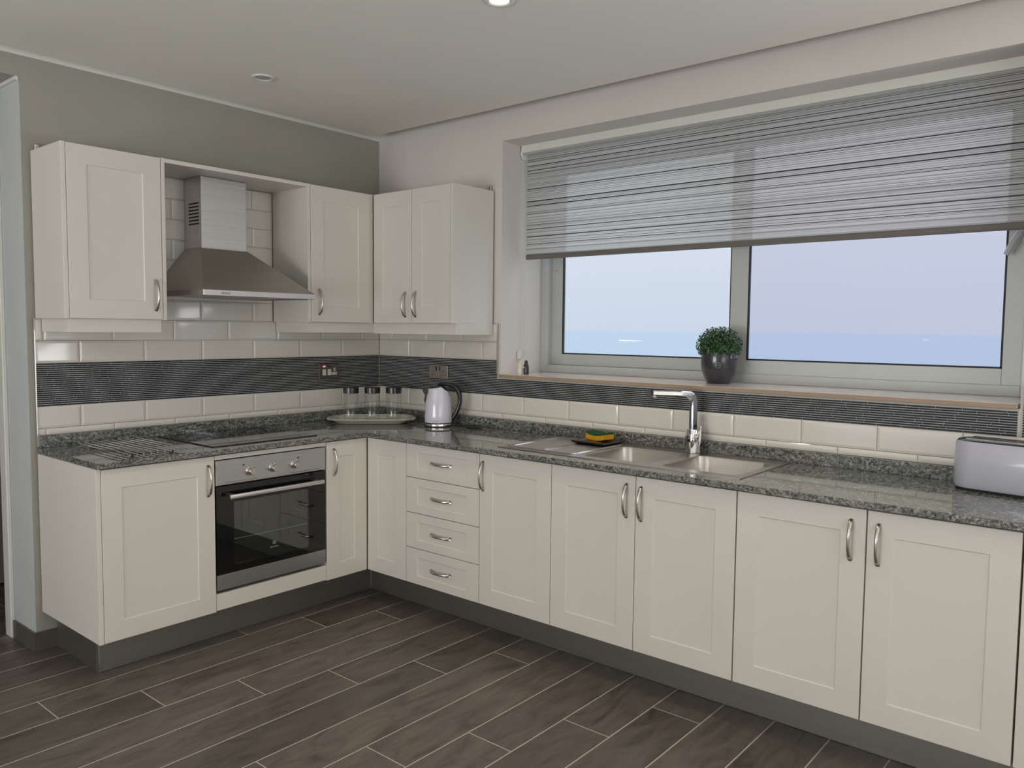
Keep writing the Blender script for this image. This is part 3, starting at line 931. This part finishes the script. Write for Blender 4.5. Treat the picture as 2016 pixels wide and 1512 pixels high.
# ------------------------------------------------------------------ oven
ov = thing('built_in_oven', 'stainless built-in oven with black glass door and three knobs', 'oven', (-1.163, -.35, .27))
OX0, OX1 = -1.4585, -.8685
def f_cav(bm):
    mbox(bm, BACK, OX0 + .03, OX1 - .03, .10, .12, .30, .73)
    mbox(bm, BACK, OX0 + .03, OX0 + .05, .12, DF - .03, .30, .73); mbox(bm, BACK, OX1 - .05, OX1 - .03, .12, DF - .03, .30, .73)
    mbox(bm, BACK, OX0 + .05, OX1 - .05, .12, DF - .03, .30, .32); mbox(bm, BACK, OX0 + .05, OX1 - .05, .12, DF - .03, .71, .73)
part('cavity', 'cavity', ov, f_cav)
part('shelf_rail', 'trim_white', ov, lambda bm: tube(bm, [(-1.371, -.5925, .4905), (-.971, -.5925, .4905)], .0016, 8))
cp = boxpart('control_panel', 'oven_steel', ov, BACK, OX0, OX1, DF - .03, DF + .0015, .746, .859, .0015)
for i, (kx, dot) in enumerate(((-1.292, -.030), (-1.1715, None), (-1.0515, .022))):
    kn = part('knob', 'nickel', cp, lambda bm: rings(bm, [[(kx + r * math.cos(2 * math.pi * k / 24), -(DF + dd), .7955 + r * math.sin(2 * math.pi * k / 24)) for k in range(24)]
             for r, dd in ((.021, .0015), (.021, .006), (.0175, .008), (.0175, .013), (.0165, .0135), (.0160, .029), (.0145, .031))]))
    def f_mk(bm):
        for a in (-60, -20, 20, 60, 90, 120):
            aa = R(a + 40)
            x, z = kx + .0275 * math.cos(aa), .7955 + .0275 * math.sin(aa)
            box(bm, (x - .0016, -(DF + .0019), z - .0016), (x + .0016, -(DF + .001), z + .0016))
    part('dial_marks', 'ink_grey', cp, f_mk)
    if dot: part('indicator_lens', 'ink', cp, lambda bm: tube(bm, [(kx + dot, -(DF + .001), .7955 + .030), (kx + dot, -(DF + .0026), .7955 + .030)], .0042, 14))
part('vent_line', 'ink', cp, lambda bm: (box(bm, (OX0 + .045, -(DF + .0019), .7555), (OX0 + .205, -(DF + .001), .7568)), box(bm, (OX1 - .205, -(DF + .0019), .7555), (OX1 - .035, -(DF + .001), .7568)),
                                        box(bm, (OX0 + .045, -(DF + .0019), .7500), (OX1 - .035, -(DF + .001), .7508))))
od = part('oven_door', 'black_glass', ov, lambda bm: [mbox(bm, BACK, a, b, DF - .022, DF + .0005, z0, z1) for a, b, z0, z1 in
          ((OX0 + .001, -1.372, .3415, .741), (-.970, OX1 - .001, .3415, .741), (-1.372, -.970, .3415, .372), (-1.372, -.970, .6640, .741))])
part('window_glass', 'oven_glass', od, lambda bm: mbox(bm, BACK, -1.372, -.970, DF - .004, DF + .0004, .372, .6640))
boxpart('lower_trim', 'oven_steel', od, BACK, OX0 + .001, OX1 - .001, DF - .022, DF + .001, .2715, .3412, .001)
hb = part('door_handle', 'steel', od, lambda bm: box(bm, (-1.4145, -.650, .6870), (-.9085, -.636, .7065), .003, 2))
for px in (-1.39, -.933):
    part('handle_post', 'steel', od, lambda bm: box(bm, (px - .009, -.637, .690), (px + .009, -(DF), .7035), .001))
def f_em(bm):
    x0, x1, z0, z1, y = -1.1735, -1.1565, .4290, .4455, -(DF + .0009)
    t = .0014
    for a in ((x0, x1, z0, z0 + t), (x0, x1, z1 - t, z1), (x0, x0 + t, z0, z1), (x1 - t, x1, z0, z1)):
        box(bm, (a[0], y, a[2]), (a[1], y + .0006, a[3]))
    for k in range(24):
        a0 = 2 * math.pi * k / 24
        q = [(-1.165 + r * math.cos(a), y, .43725 + r * math.sin(a)) for a, r in ((a0, .0056), (a0 + .262, .0056), (a0 + .262, .0046), (a0, .0046))]
        bm.faces.new([bm.verts.new(p) for p in q])
    tri = [(-1.1695, y, .4372), (-1.163, y, .4410), (-1.163, y, .4334)]
    bm.faces.new([bm.verts.new(p) for p in tri])
part('emblem', 'ink_grey', od, f_em, smooth=0)
text_mesh('brand_lettering', 'Electrolux', .0105, 'ink_grey', od, (-1.165, -(DF + .0006), .4165), (R(90), 0, 0), .0002)

# ------------------------------------------------------------------ hob
hob = thing('ceramic_hob', 'flush black glass hob in the granite worktop', 'hob', (-1.163, -.3, ZW))
part('glass_top', 'black_glass', hob, lambda bm: rings(bm, [rrect((HX0 + HX1) / 2, (HY0 + HY1) / 2, (HX1 - HX0) / 2 - i, (HY1 - HY0) / 2 - i, .006, z, 3) for i, z in ((0, ZW + .0003), (0, ZW + .0035), (.0012, ZW + .0045))]), smooth=0)
part('edge_frame', 'gasket', hob, lambda bm: [box(bm, a, b) for a, b in (
    ((HX0 - .0016, HY0 - .0016, ZW + .0002), (HX1 + .0016, HY0 - .0001, ZW + .003)), ((HX0 - .0016, HY1 + .0001, ZW + .0002), (HX1 + .0016, HY1 + .0016, ZW + .003)),
    ((HX0 - .0016, HY0, ZW + .0002), (HX0 - .0001, HY1, ZW + .003)), ((HX1 + .0001, HY0, ZW + .0002), (HX1 + .0016, HY1, ZW + .003)))])
for cx, cy, r in ((-1.30, -.42, .09), (-1.30, -.17, .075), (-1.03, -.42, .075), (-1.03, -.17, .105)):
    def f_ring(bm):
        n = 40
        A = [bm.verts.new((cx + r * math.cos(2 * math.pi * k / n), cy + r * math.sin(2 * math.pi * k / n), ZW + .0047)) for k in range(n)]
        B_ = [bm.verts.new((cx + (r - .002) * math.cos(2 * math.pi * k / n), cy + (r - .002) * math.sin(2 * math.pi * k / n), ZW + .0047)) for k in range(n)]
        for k in range(n): bm.faces.new((A[k], A[(k + 1) % n], B_[(k + 1) % n], B_[k]))
    part('zone_ring', 'ink', hob, f_ring, smooth=0)

# ------------------------------------------------------------------ wire rack
rk = thing('wire_rack', 'chrome wire trivet rack lying on the worktop left of the hob', 'rack', (-1.70, -.36, ZW))
for i in range(10):
    x = -1.838 + .0290 * i
    y0, y1 = (-.610, -.115) if i % 2 == 0 else (-.615, -.105)
    part('rod', 'chrome', rk, lambda bm: tube(bm, [(x, y0, ZW + .016), (x, y1, ZW + .016)], .0027, 8))
for y in (-.545, -.17):
    part('cross_bar', 'chrome', rk, lambda bm: tube(bm, [(-1.850, y, ZW + .0108), (-1.565, y, ZW + .0108)], .0024, 8))
for x in (-1.80, -1.63):
    for y in (-.545, -.17):
        part('foot', 'black', rk, lambda bm: lathe(bm, [(.0075, 0), (.0085, .004), (.007, .0095)], 12, x, y, ZW))

# ------------------------------------------------------------------ sink
sk = thing('kitchen_sink', 'stainless double-bowl sink with drainer set in the worktop under the window', 'sink', (-.3, -2.05, ZW))
ZS = ZW + .0035
bowls = [(-.315, -2.050, .178, .166), (-.315, -2.430, .178, .166)]
DR = (-.300, -1.665, .215, .190)
def f_deck(bm):
    xs = [SX0, -.515, -.493, -.137, -.085, SX1]
    def quad(x0, x1, y0, y1, z=ZS):
        bm.faces.new([bm.verts.new(p) for p in ((x0, y0, z), (x1, y0, z), (x1, y1, z), (x0, y1, z))])
    # strips around the pressed areas: back deck, front deck, cross bars
    quad(SX0, -.493, SY0, SY1); 
    quad(-.493, -.137, SY0, -1.884); quad(-.493, -.137, -2.216, -2.264); quad(-.493, -.137, -2.596, SY1)
    quad(-.137, SX1, SY0, SY1)
    # turned-down edge and lip
    for (a, b) in (((SX0, SY0), (SX1, SY0)), ((SX1, SY0), (SX1, SY1)), ((SX1, SY1), (SX0, SY1)), ((SX0, SY1), (SX0, SY0))):
        bm.faces.new([bm.verts.new(p) for p in ((a[0], a[1], ZS), (b[0], b[1], ZS), (b[0], b[1], ZW + .0002), (a[0], a[1], ZW + .0002))])
    for cx, cy, hx, hy in bowls:
        n, r = 6, .045
        loop = rrect(cx, cy, hx, hy, r, ZS, n)
        for qi, (sx, sy) in enumerate(((1, 1), (-1, 1), (-1, -1), (1, -1))):
            cv = bm.verts.new((cx + sx * hx, cy + sy * hy, ZS))
            arc = [bm.verts.new(p) for p in loop[qi * (n + 1):(qi + 1) * (n + 1)]]
            for k in range(n): bm.faces.new((cv, arc[k], arc[k + 1]))
    bmesh.ops.remove_doubles(bm, verts=bm.verts, dist=1e-6)
part('deck', 'sink', sk, f_deck, smooth=0)
for cx, cy, hx, hy in bowls:
    def f_bowl(bm):
        L = []
        for ins, dz, r in ((0, 0, .045), (.003, -.006, .043), (.010, -.13, .045), (.022, -.147, .055), (.05, -.152, .05), (.14, -.154, .018)):
            L.append(rrect(cx, cy, hx - ins, hy - ins, min(r, hx - ins - .001, hy - ins - .001), ZS + dz, 6))
        rings(bm, L, False, True)
    bo = part('bowl', 'sink', sk, f_bowl)
    part('drain', 'chrome', bo, lambda bm: lathe(bm, [(.042, .0005), (.040, .003), (.030, .0015), (.008, .003)], 24, cx + .02, cy, ZS - .1545))
def f_drainer(bm):
    cx, cy, hx, hy = DR
    L = [rrect(cx, cy, hx - i, hy - i, .03, ZS + z, 5) for i, z in ((0, .0004), (.004, .0042), (.009, .0046), (.020, .0012), (.03, .0008))]
    rings(bm, L, False, True)
part('drainer_tray', 'sink', sk, f_drainer)
for y, wd in ((-1.680, .004), (-1.852, .011), (-1.495, .009)):
    def f_rib(bm):
        rings(bm, [[(x, y - w, ZS + .0008), (x, y - w * .3, ZS + .0008 + hh), (x, y + w * .3, ZS + .0008 + hh), (x, y + w, ZS + .0008)] for x, w, hh in ((-.480, wd * .4, .0012), (-.468, wd, .0046), (-.15, wd, .0046), (-.138, wd * .4, .0012))])
    part('drainer_rib', 'sink', sk, f_rib)

# tap
tp = thing('mixer_tap', 'chrome square-bodied mixer tap behind the sink bowls', 'tap', (-.088, -2.205, ZS), R(147))
part('body', 'chrome', tp, lambda bm: box(bm, (-.025, -.025, .0), (.025, .025, .103), .0025, 2), local=True)
def f_sp(bm):
    path = [(0, 0, .1), (0, 0, .20), (.0, 0, .222)]
    for k in range(1, 8):
        a = R(90 * k / 8)
        path.append((.040 - .040 * math.cos(a), 0, .222 + .040 * math.sin(a)))
    path += [(.045, 0, .2625), (.120, 0, .2655), (.205, 0, .2685)]
    L = []
    for i, p in enumerate(path):
        q0, q1 = Vector(path[max(0, i - 1)]), Vector(path[min(len(path) - 1, i + 1)])
        t = (q1 - q0).normalized()
        nn = Vector((-t.z, 0, t.x))
        hw, hh = .0145, (.0145 if i < 9 else .0115)
        c = Vector(p)
        L.append([c + nn * a + Vector((0, b, 0)) for a, b in ((hh, hw - .004), (hh - .004, hw), (-hh + .004, hw), (-hh, hw - .004), (-hh, -hw + .004), (-hh + .004, -hw), (hh - .004, -hw), (hh, -hw + .004))])
    rings(bm, L)
spt = part('spout', 'chrome', tp, f_sp, local=True)
part('aerator', 'chrome', spt, lambda bm: lathe(bm, [(.009, -.006), (.010, .0), (.010, .006)], 16, .192, 0, .251), local=True)
part('lever_hub', 'chrome', tp, lambda bm: tube(bm, [(-.0, .024, .060), (-.0, .052, .060)], .016, 18), local=True)
part('lever', 'chrome', tp, lambda bm: tube(bm, [(-.0, .058, .040), (-.004, .054, .065), (-.012, .046, .125)], [.003, .0034, .0026], 8), local=True)

# sponge on its dish
def f_dish(bm):
    rings(bm, [rrect(-.150, -1.742, .082 - i, .100 - i, .010, z, 4) for i, z in ((.004, ZS + .0056), (0, ZS + .010), (0, ZS + .0150), (.003, ZS + .0160), (.006, ZS + .0135))])
dish = tag(part('sponge_dish', 'black', None, f_dish),
           'flat black dish on the sink drainer under the sponge', 'dish')
sp = thing('sponge', 'yellow sponge with green scouring side beside the sink bowl', 'sponge', (-.122, -1.735, ZS + .0138), R(-102))
def f_spg(z0, z1):
    def fn(bm):
        n = 10
        L = []
        for k in range(n + 1):
            t = -1 + 2 * k / n
            x = t * .060
            lift = .010 * t * t
            w = .034
            L.append([(x, -w, z0 + lift * .85), (x, w, z0 + lift * .85), (x, w, z1 + lift), (x, -w, z1 + lift)])
        rings(bm, L)
    return fn
part('foam_block', 'sponge_y', sp, f_spg(0.0, .022), local=True)
part('scourer', 'sponge_g', sp, f_spg(.0222, .031), local=True)

# ------------------------------------------------------------------ kettle
kt = thing('electric_kettle', 'white electric kettle with black handle on the corner worktop', 'kettle', (-.178, -.698, ZW), R(-50.1))
bs = part('base', 'black', kt, lambda bm: lathe(bm, [(.070, 0), (.073, .0015), (.073, .004), (.0735, .0045)], 40), local=True)
part('chrome_ring', 'chrome', bs, lambda bm: lathe(bm, [(.0735, .0046), (.0738, .006), (.0738, .0165), (.073, .0178)], 48), local=True)
part('gap_ring', 'gasket', bs, lambda bm: lathe(bm, [(.072, .0179), (.072, .0232)], 40), local=True)
def ztop(x):
    return .2085 + (x + .058) * .14 if x < .024 else .2200 - (x - .024) * .78
def f_body(bm):
    n = 48
    prof = [(.0752, .0233), (.0762, .030), (.0760, .060), (.0742, .100), (.0706, .140), (.0655, .172)]
    L = [[(.002 + r * math.cos(2 * math.pi * k / n), r * math.sin(2 * math.pi * k / n), z) for k in range(n)] for r, z in prof]
    for r, f in ((.0612, .55), (.0590, .96), (.0570, 1.0), (.0535, 1.0)):
        ring = []
        for k in range(n):
            a = 2 * math.pi * k / n
            x = .002 + r * math.cos(a)
            ring.append((x, r * math.sin(a), .172 + (ztop(x) - .172) * f))
        L.append(ring)
    rings(bm, L, True, True)
part('body', 'kettle', kt, f_body, local=True, smooth=50)
def f_lid(bm):
    n = 32
    L = []
    for r, dz in ((.0530, .0), (.0520, .004), (.040, .008), (.02, .010)):
        L.append([(.002 + r * math.cos(2 * math.pi * k / n), r * math.sin(2 * math.pi * k / n), min(.2215, ztop(.002 + r * math.cos(2 * math.pi * k / n))) + dz) for k in range(n)])
    rings(bm, L)
part('lid', 'black', kt, f_lid, local=True)
def f_spout(bm):
    L = []
    for z, ext, w in ((.122, .0, .006), (.145, .008, .018), (.172, .017, .028), (.196, .027, .034), (.2055, .030, .035)):
        xb = -.060 + (.008 if z > .17 else -.004)
        L.append([(xb, -w, z), (xb - ext * .6 - .004, -w * .75, z), (xb - ext - .006, 0, z), (xb - ext * .6 - .004, w * .75, z), (xb, w, z)])
    rings(bm, L)
part('spout', 'chrome', kt, f_spout, local=True)
def f_hnd(bm):
    pts = [(.000, .232), (.030, .2355), (.062, .233), (.090, .222), (.111, .200), (.121, .170), (.122, .138), (.115, .105), (.102, .075), (.088, .052), (.078, .038), (.071, .032)]
    wid = [.020, .021, .020, .018, .016, .015, .0145, .014, .013, .012, .011, .010]
    th = [.008, .010, .0125, .0135, .0135, .013, .0125, .012, .0115, .011, .011, .010]
    L = []
    for i, (x, z) in enumerate(pts):
        a, b = pts[max(0, i - 1)], pts[min(len(pts) - 1, i + 1)]
        t = Vector((b[0] - a[0], 0, b[1] - a[1])).normalized()
        nn = Vector((-t.z, 0, t.x))
        L.append([Vector((x, 0, z)) + nn * (th[i] * math.cos(2 * math.pi * k / 12)) + Vector((0, wid[i] * math.sin(2 * math.pi * k / 12), 0)) for k in range(12)])
    rings(bm, L)
part('handle', 'black', kt, f_hnd, local=True, smooth=60)
part('brand_mark', 'ink_grey', kt, lambda bm: [bm.faces.new([bm.verts.new((.002 + .0765 * math.cos(a), .0765 * math.sin(a), z)) for a, z in ((R(-104 + 3.2 * k), .036), (R(-101.5 + 3.2 * k), .036), (R(-101.5 + 3.2 * k), .0385), (R(-104 + 3.2 * k), .0385))]) for k in range(7)], local=True, smooth=0)
pts = []
for k in range(60):
    t = k / 59
    a = t * 2 * math.pi * 2.4
    r = .018 + .022 * t
    pts.append((-.105 + r * math.cos(a) * .9, -.905 + r * math.sin(a) * 1.5, ZW + .0036 + .006 * t))
pts = [(-.110, -.760, ZW + .004), (-.095, -.80, ZW + .0036), (-.090, -.84, ZW + .0036), (-.092, -.878, ZW + .0036)] + pts
cab = tag(part('power_cord', 'black', None, lambda bm: tube(bm, pts, .0033, 7)), 'coiled black kettle cord on the worktop right of the kettle', 'cord')

# ------------------------------------------------------------------ tray and jars
tr = thing('serving_tray', 'cream oval ceramic tray set across the worktop corner', 'tray', (-.315, -.300, ZW), R(-45))
def f_tray(bm):
    def loop(hx, hy, z, n=72, p=5.0):
        out = []
        for k in range(n):
            a = 2 * math.pi * k / n
            ca, sa = math.cos(a), math.sin(a)
            out.append((hx * abs(ca) ** (2 / p) * (1 if ca > 0 else -1), hy * abs(sa) ** (2 / p) * (1 if sa > 0 else -1), z))
        return out
    rings(bm, [loop(.186, .108, .0005), (loop(.194, .116, .003)), loop(.210, .130, .016), loop(.234, .149, .0245), loop(.240, .153, .0285), loop(.236, .150, .0310),
               loop(.206, .126, .0215), loop(.184, .108, .0085), loop(.170, .098, .0070)])
part('dish', 'ceramic', tr, f_tray, local=True, smooth=50)
for sx in (-1, 1):
    part('handle_tab', 'ceramic', tr, lambda bm: tube(bm, [(sx * .226, -.055, .0215), (sx * .243, -.045, .0240), (sx * .247, 0, .0245), (sx * .243, .045, .0240), (sx * .226, .055, .0215)], .0055, 8), local=True)
ax = Vector((math.cos(R(-45)), math.sin(R(-45)), 0))
for i, lab in enumerate(('leftmost of three black-lidded glass jars on the tray', 'middle one of three black-lidded glass jars on the tray', 'rightmost of three black-lidded glass jars, nearest the kettle')):
    p = Vector((-.290, -.275, ZW + .0072)) + ax * (-.122 + .122 * i)
    j = thing('glass_jar', lab, 'jar', tuple(p), 0, group='black-lidded glass jars')
    part('glass', 'jar_glass', j, lambda bm: rings(bm, [[(r * math.cos(2 * math.pi * k / 32), r * math.sin(2 * math.pi * k / 32), z) for k in range(32)] for r, z in
         ((.041, .0), (.0435, .002), (.0435, .152), (.040, .1575))], True, False), local=True)
    ld = part('lid', 'black', j, lambda bm: lathe(bm, [(.044, .1575), (.0455, .1585), (.0455, .190), (.0435, .192), (.010, .193)], 36), local=True)

# ------------------------------------------------------------------ toaster
ts = thing('toaster', 'pearl grey long-slot toaster at the right end of the worktop', 'toaster', (-.147, -3.425, ZW), math.atan2(-.987, -.16))
def capsule(hx, hy, r, z, n=8): return rrect(0, 0, hx, hy, r, z, n)
part('base', 'wicker', ts, lambda bm: rings(bm, [capsule(.168, .070, .060, 0), capsule(.170, .072, .062, .010)]), local=True)
part('shell', 'toaster', ts, lambda bm: rings(bm, [capsule(.172, .074, .066, .0105), capsule(.176, .078, .068, .020), capsule(.177, .079, .069, .100), capsule(.175, .078, .069, .164), capsule(.171, .074, .067, .1715)]), local=True, smooth=50)
tpp = part('top_plate', 'black', ts, lambda bm: rings(bm, [capsule(.170, .073, .066, .1717), capsule(.166, .070, .064, .1755), capsule(.158, .062, .058, .177)]), local=True, smooth=50)
for y in (-.026, .026):
    part('slot', 'gasket', tpp, lambda bm: box(bm, (-.130, y - .014, .1765), (.130, y + .014, .1777)), local=True)
    part('slot_rim', 'chrome', tpp, lambda bm: [box(bm, a, b) for a, b in (((-.134, y - .017, .1768), (.134, y - .014, .1800)), ((-.134, y + .014, .1768), (.134, y + .017, .1800)),
         ((-.134, y - .014, .1768), (-.130, y + .014, .1800)), ((.130, y - .014, .1768), (.134, y + .014, .1800)))], local=True)

# ------------------------------------------------------------------ window sill things
pt = thing('potted_plant', 'round clipped green plant in a glossy charcoal pot on the window sill', 'plant', (.222, -2.172, ZSILL))
pot = part('pot', 'pot', pt, lambda bm: lathe(bm, [(.052, 0), (.056, .002), (.066, .022), (.077, .05), (.083, .085), (.0845, .115), (.0838, .146), (.0828, .1495), (.0795, .1495), (.079, .132), (.03, .131)], 48), local=True, smooth=50)
def f_ring2(bm):
    # embossed ring facing the room, following the pot wall
    n = 28
    for r0, r1 in ((.0135, .0120),):
        A, B_ = [], []
        for k in range(n):
            a = 2 * math.pi * k / n
            for lst, r in ((A, r0), (B_, r1)):
                u, z = r * math.cos(a), r * math.sin(a)
                ang = R(203) + u / .0846
                rad = .0847 if z < 0.0 else .0850
                zz = .088 + z
                rad = .0834 + (zz - .082) * .05 + .0012
                lst.append(bm.verts.new((rad * math.cos(ang), rad * math.sin(ang), zz)))
        for k in range(n): bm.faces.new((A[k], A[(k + 1) % n], B_[(k + 1) % n], B_[k]))
part('emblem_ring', 'ink_grey', pot, f_ring2, local=True, smooth=0)
ta = R(203)
lt = text_mesh('emblem_lettering', 'C2', .013, 'ink_grey', pot, (0, 0, 0), (R(90), 0, ta + R(90)), .0006)
lt.location = (.0853 * math.cos(ta), .0853 * math.sin(ta), .088)
part('soil', 'soil', pt, lambda bm: lathe(bm, [(.076, .1325), (.07, .140), (.02, .143)], 24), local=True)
def f_leaves(bm):
    rg = random.Random(3)
    for k in range(2600):
        while True:
            v = Vector((rg.uniform(-1, 1), rg.uniform(-1, 1), rg.uniform(-.45, 1)))
            if .3 < v.length < 1: break
        v.normalize()
        rr = rg.uniform(.72, 1.03)
        p = Vector((v.x * .104 * rr, v.y * .104 * rr, .180 + v.z * .086 * rr))
        if p.z < .150 and math.hypot(p.x, p.y) < .086: p.z = .155
        nrm = (v + Vector((rg.uniform(-.6, .6), rg.uniform(-.6, .6), rg.uniform(-.4, .7)))).normalized()
        t = nrm.cross(Vector((rg.uniform(-1, 1), rg.uniform(-1, 1), rg.uniform(-1, 1)))).normalized()
        w = nrm.cross(t)
        L, W_ = rg.uniform(.006, .0095), rg.uniform(.0028, .0045)
        q = [p - t * L, p - w * W_ + nrm * .001, p + t * L + nrm * .002, p + w * W_ + nrm * .001]
        bm.faces.new([bm.verts.new(a) for a in q])
fo = part('foliage', 'leaf', pt, f_leaves, local=True, smooth=0)
fo['kind'] = 'stuff'
part('foliage_core', 'soil', pt, lambda bm: lathe(bm, [(.055, .144), (.070, .160), (.072, .185), (.060, .215), (.03, .237), (.005, .243)], 20), local=True)

def shaker(name, label, loc, mat, h, r, rz, arm):
    s = thing(name, label, 'shaker', loc, rz, group='salt and pepper shakers on the sill')
    b = part('body', mat, s, lambda bm: lathe(bm, [(r * .98, 0), (r, .002), (r, h * .52), (r * .86, h * .66), (r * .62, h * .76), (r * .66, h * .84), (r * .60, h * .93), (r * .34, h * .99), (r * .05, h)], 24), local=True, smooth=60)
    part('arm', mat, s, lambda bm: tube(bm, [(r * .7, -r * .7, h * .56), (r * 1.25, -r * .95, h * .52), (r * 1.75, -r * .75, h * .47)], [r * .30, r * .28, r * .20], 8), local=True)
    return s
shaker('salt_shaker', 'small white rounded shaker on the left end of the sill', (.074, -1.078, ZSILL), 'white_sh', .075, .0150, R(-45), 1)
shaker('pepper_shaker', 'small black rounded shaker hugging the white one on the sill', (.094, -1.1045, ZSILL), 'black', .077, .0150, R(130), 1)

# ------------------------------------------------------------------ sockets
so = thing('double_socket', 'satin metal double socket on the mosaic above the kettle', 'socket', (-.01, -.536, 1.20))
def f_plate(bm): mbox(bm, RIGHT, -.611, -.462, .0100, .0165, 1.162, 1.241, .002)
pl2 = part('plate', 'socket_plate', so, f_plate)
for y in (-.520, -.546):
    part('rocker', 'ink', so, lambda bm: mbox(bm, RIGHT, y - .006, y + .006, .0160, .0185, 1.208, 1.232, .001))
part('rocker_divider', 'chrome', so, lambda bm: mbox(bm, RIGHT, -.5345, -.5315, .0160, .0180, 1.206, 1.234))
for y in (-.497, -.576):
    part('pin_hole', 'gasket', so, lambda bm: mbox(bm, RIGHT, y - .002, y + .002, .0160, .0168, 1.201, 1.210))
    for dy in (-.011, .011):
        part('pin_hole', 'gasket', so, lambda bm: mbox(bm, RIGHT, y + dy - .003, y + dy + .003, .0160, .0168, 1.181, 1.185))

sw = thing('cooker_switch', 'bronze cooker switch plate with red neon light left of the corner', 'switch', (-.40, -.01, 1.195))
part('plate', 'bronze_plate', sw, lambda bm: mbox(bm, BACK, -.4706, -.329, .0100, .0165, 1.151, 1.240, .002))
for x in (-.434, -.398):
    part('rocker', 'white_plastic', sw, lambda bm: mbox(bm, BACK, x - .0125, x + .0125, .0160, .0195, 1.1730, 1.2090, .0015))
def oval(bm, x, z, a, b, d):
    rings(bm, [[BACK(x + a * math.cos(2 * math.pi * k / 20), dd, z + b * math.sin(2 * math.pi * k / 20)) for k in range(20)] for dd in (.0160, d)])
part('neon', 'neon_red', sw, lambda bm: oval(bm, -.434, 1.2255, .0105, .0055, .0182))
part('neon', 'ink', sw, lambda bm: oval(bm, -.398, 1.2255, .0105, .0050, .0180))
def f_sock(bm):
    mbox(bm, BACK, -.3665, -.3540, .0160, .0178, 1.1965, 1.2155); mbox(bm, BACK, -.383, -.343, .0160, .0178, 1.1755, 1.1900)
part('socket_insert', 'white_plastic', sw, f_sock)
for x0, x1, z0, z1 in ((-.362, -.3585, 1.2010, 1.2110), (-.3775, -.3725, 1.181, 1.185), (-.3540, -.3490, 1.181, 1.185)):
    part('pin_hole', 'gasket', sw, lambda bm: mbox(bm, BACK, x0, x1, .0175, .0183, z0, z1))

# ------------------------------------------------------------------ downlights
def downlight(x, y, lit, label):
    d = thing('downlight', label, 'downlight', (x, y, ZCEIL), 0, group='recessed ceiling downlights')
    part('ring', 'trim_white', d, lambda bm: lathe(bm, [(.052, -.0005), (.051, -.005), (.047, -.007), (.038, -.006), (.034, -.0015)], 40, caps=(False, False)), local=True, smooth=60)
    part('lens', 'lamp_on' if lit else 'alu', d, lambda bm: lathe(bm, [(.0345, -.0018), (.030, -.0030), (.012, -.0036), (.002, -.0036)], 32, caps=(True, True)), local=True, smooth=60)
    if lit:
        l = bpy.data.lights.new('downlight_lamp', 'SPOT')
        l.energy, l.spot_size, l.spot_blend, l.color, l.shadow_soft_size = 22, R(120), .7, (1, .86, .68), .03
        lo = bpy.data.objects.new('downlight_lamp', l)
        COL.objects.link(lo)
        lo.parent = d
        lo.location = (0, 0, -.02)
downlight(-1.162, -.546, False, 'unlit recessed ceiling downlight in front of the cooker hood')
downlight(-1.138, -1.960, True, 'lit warm ceiling downlight at the top edge of the picture')
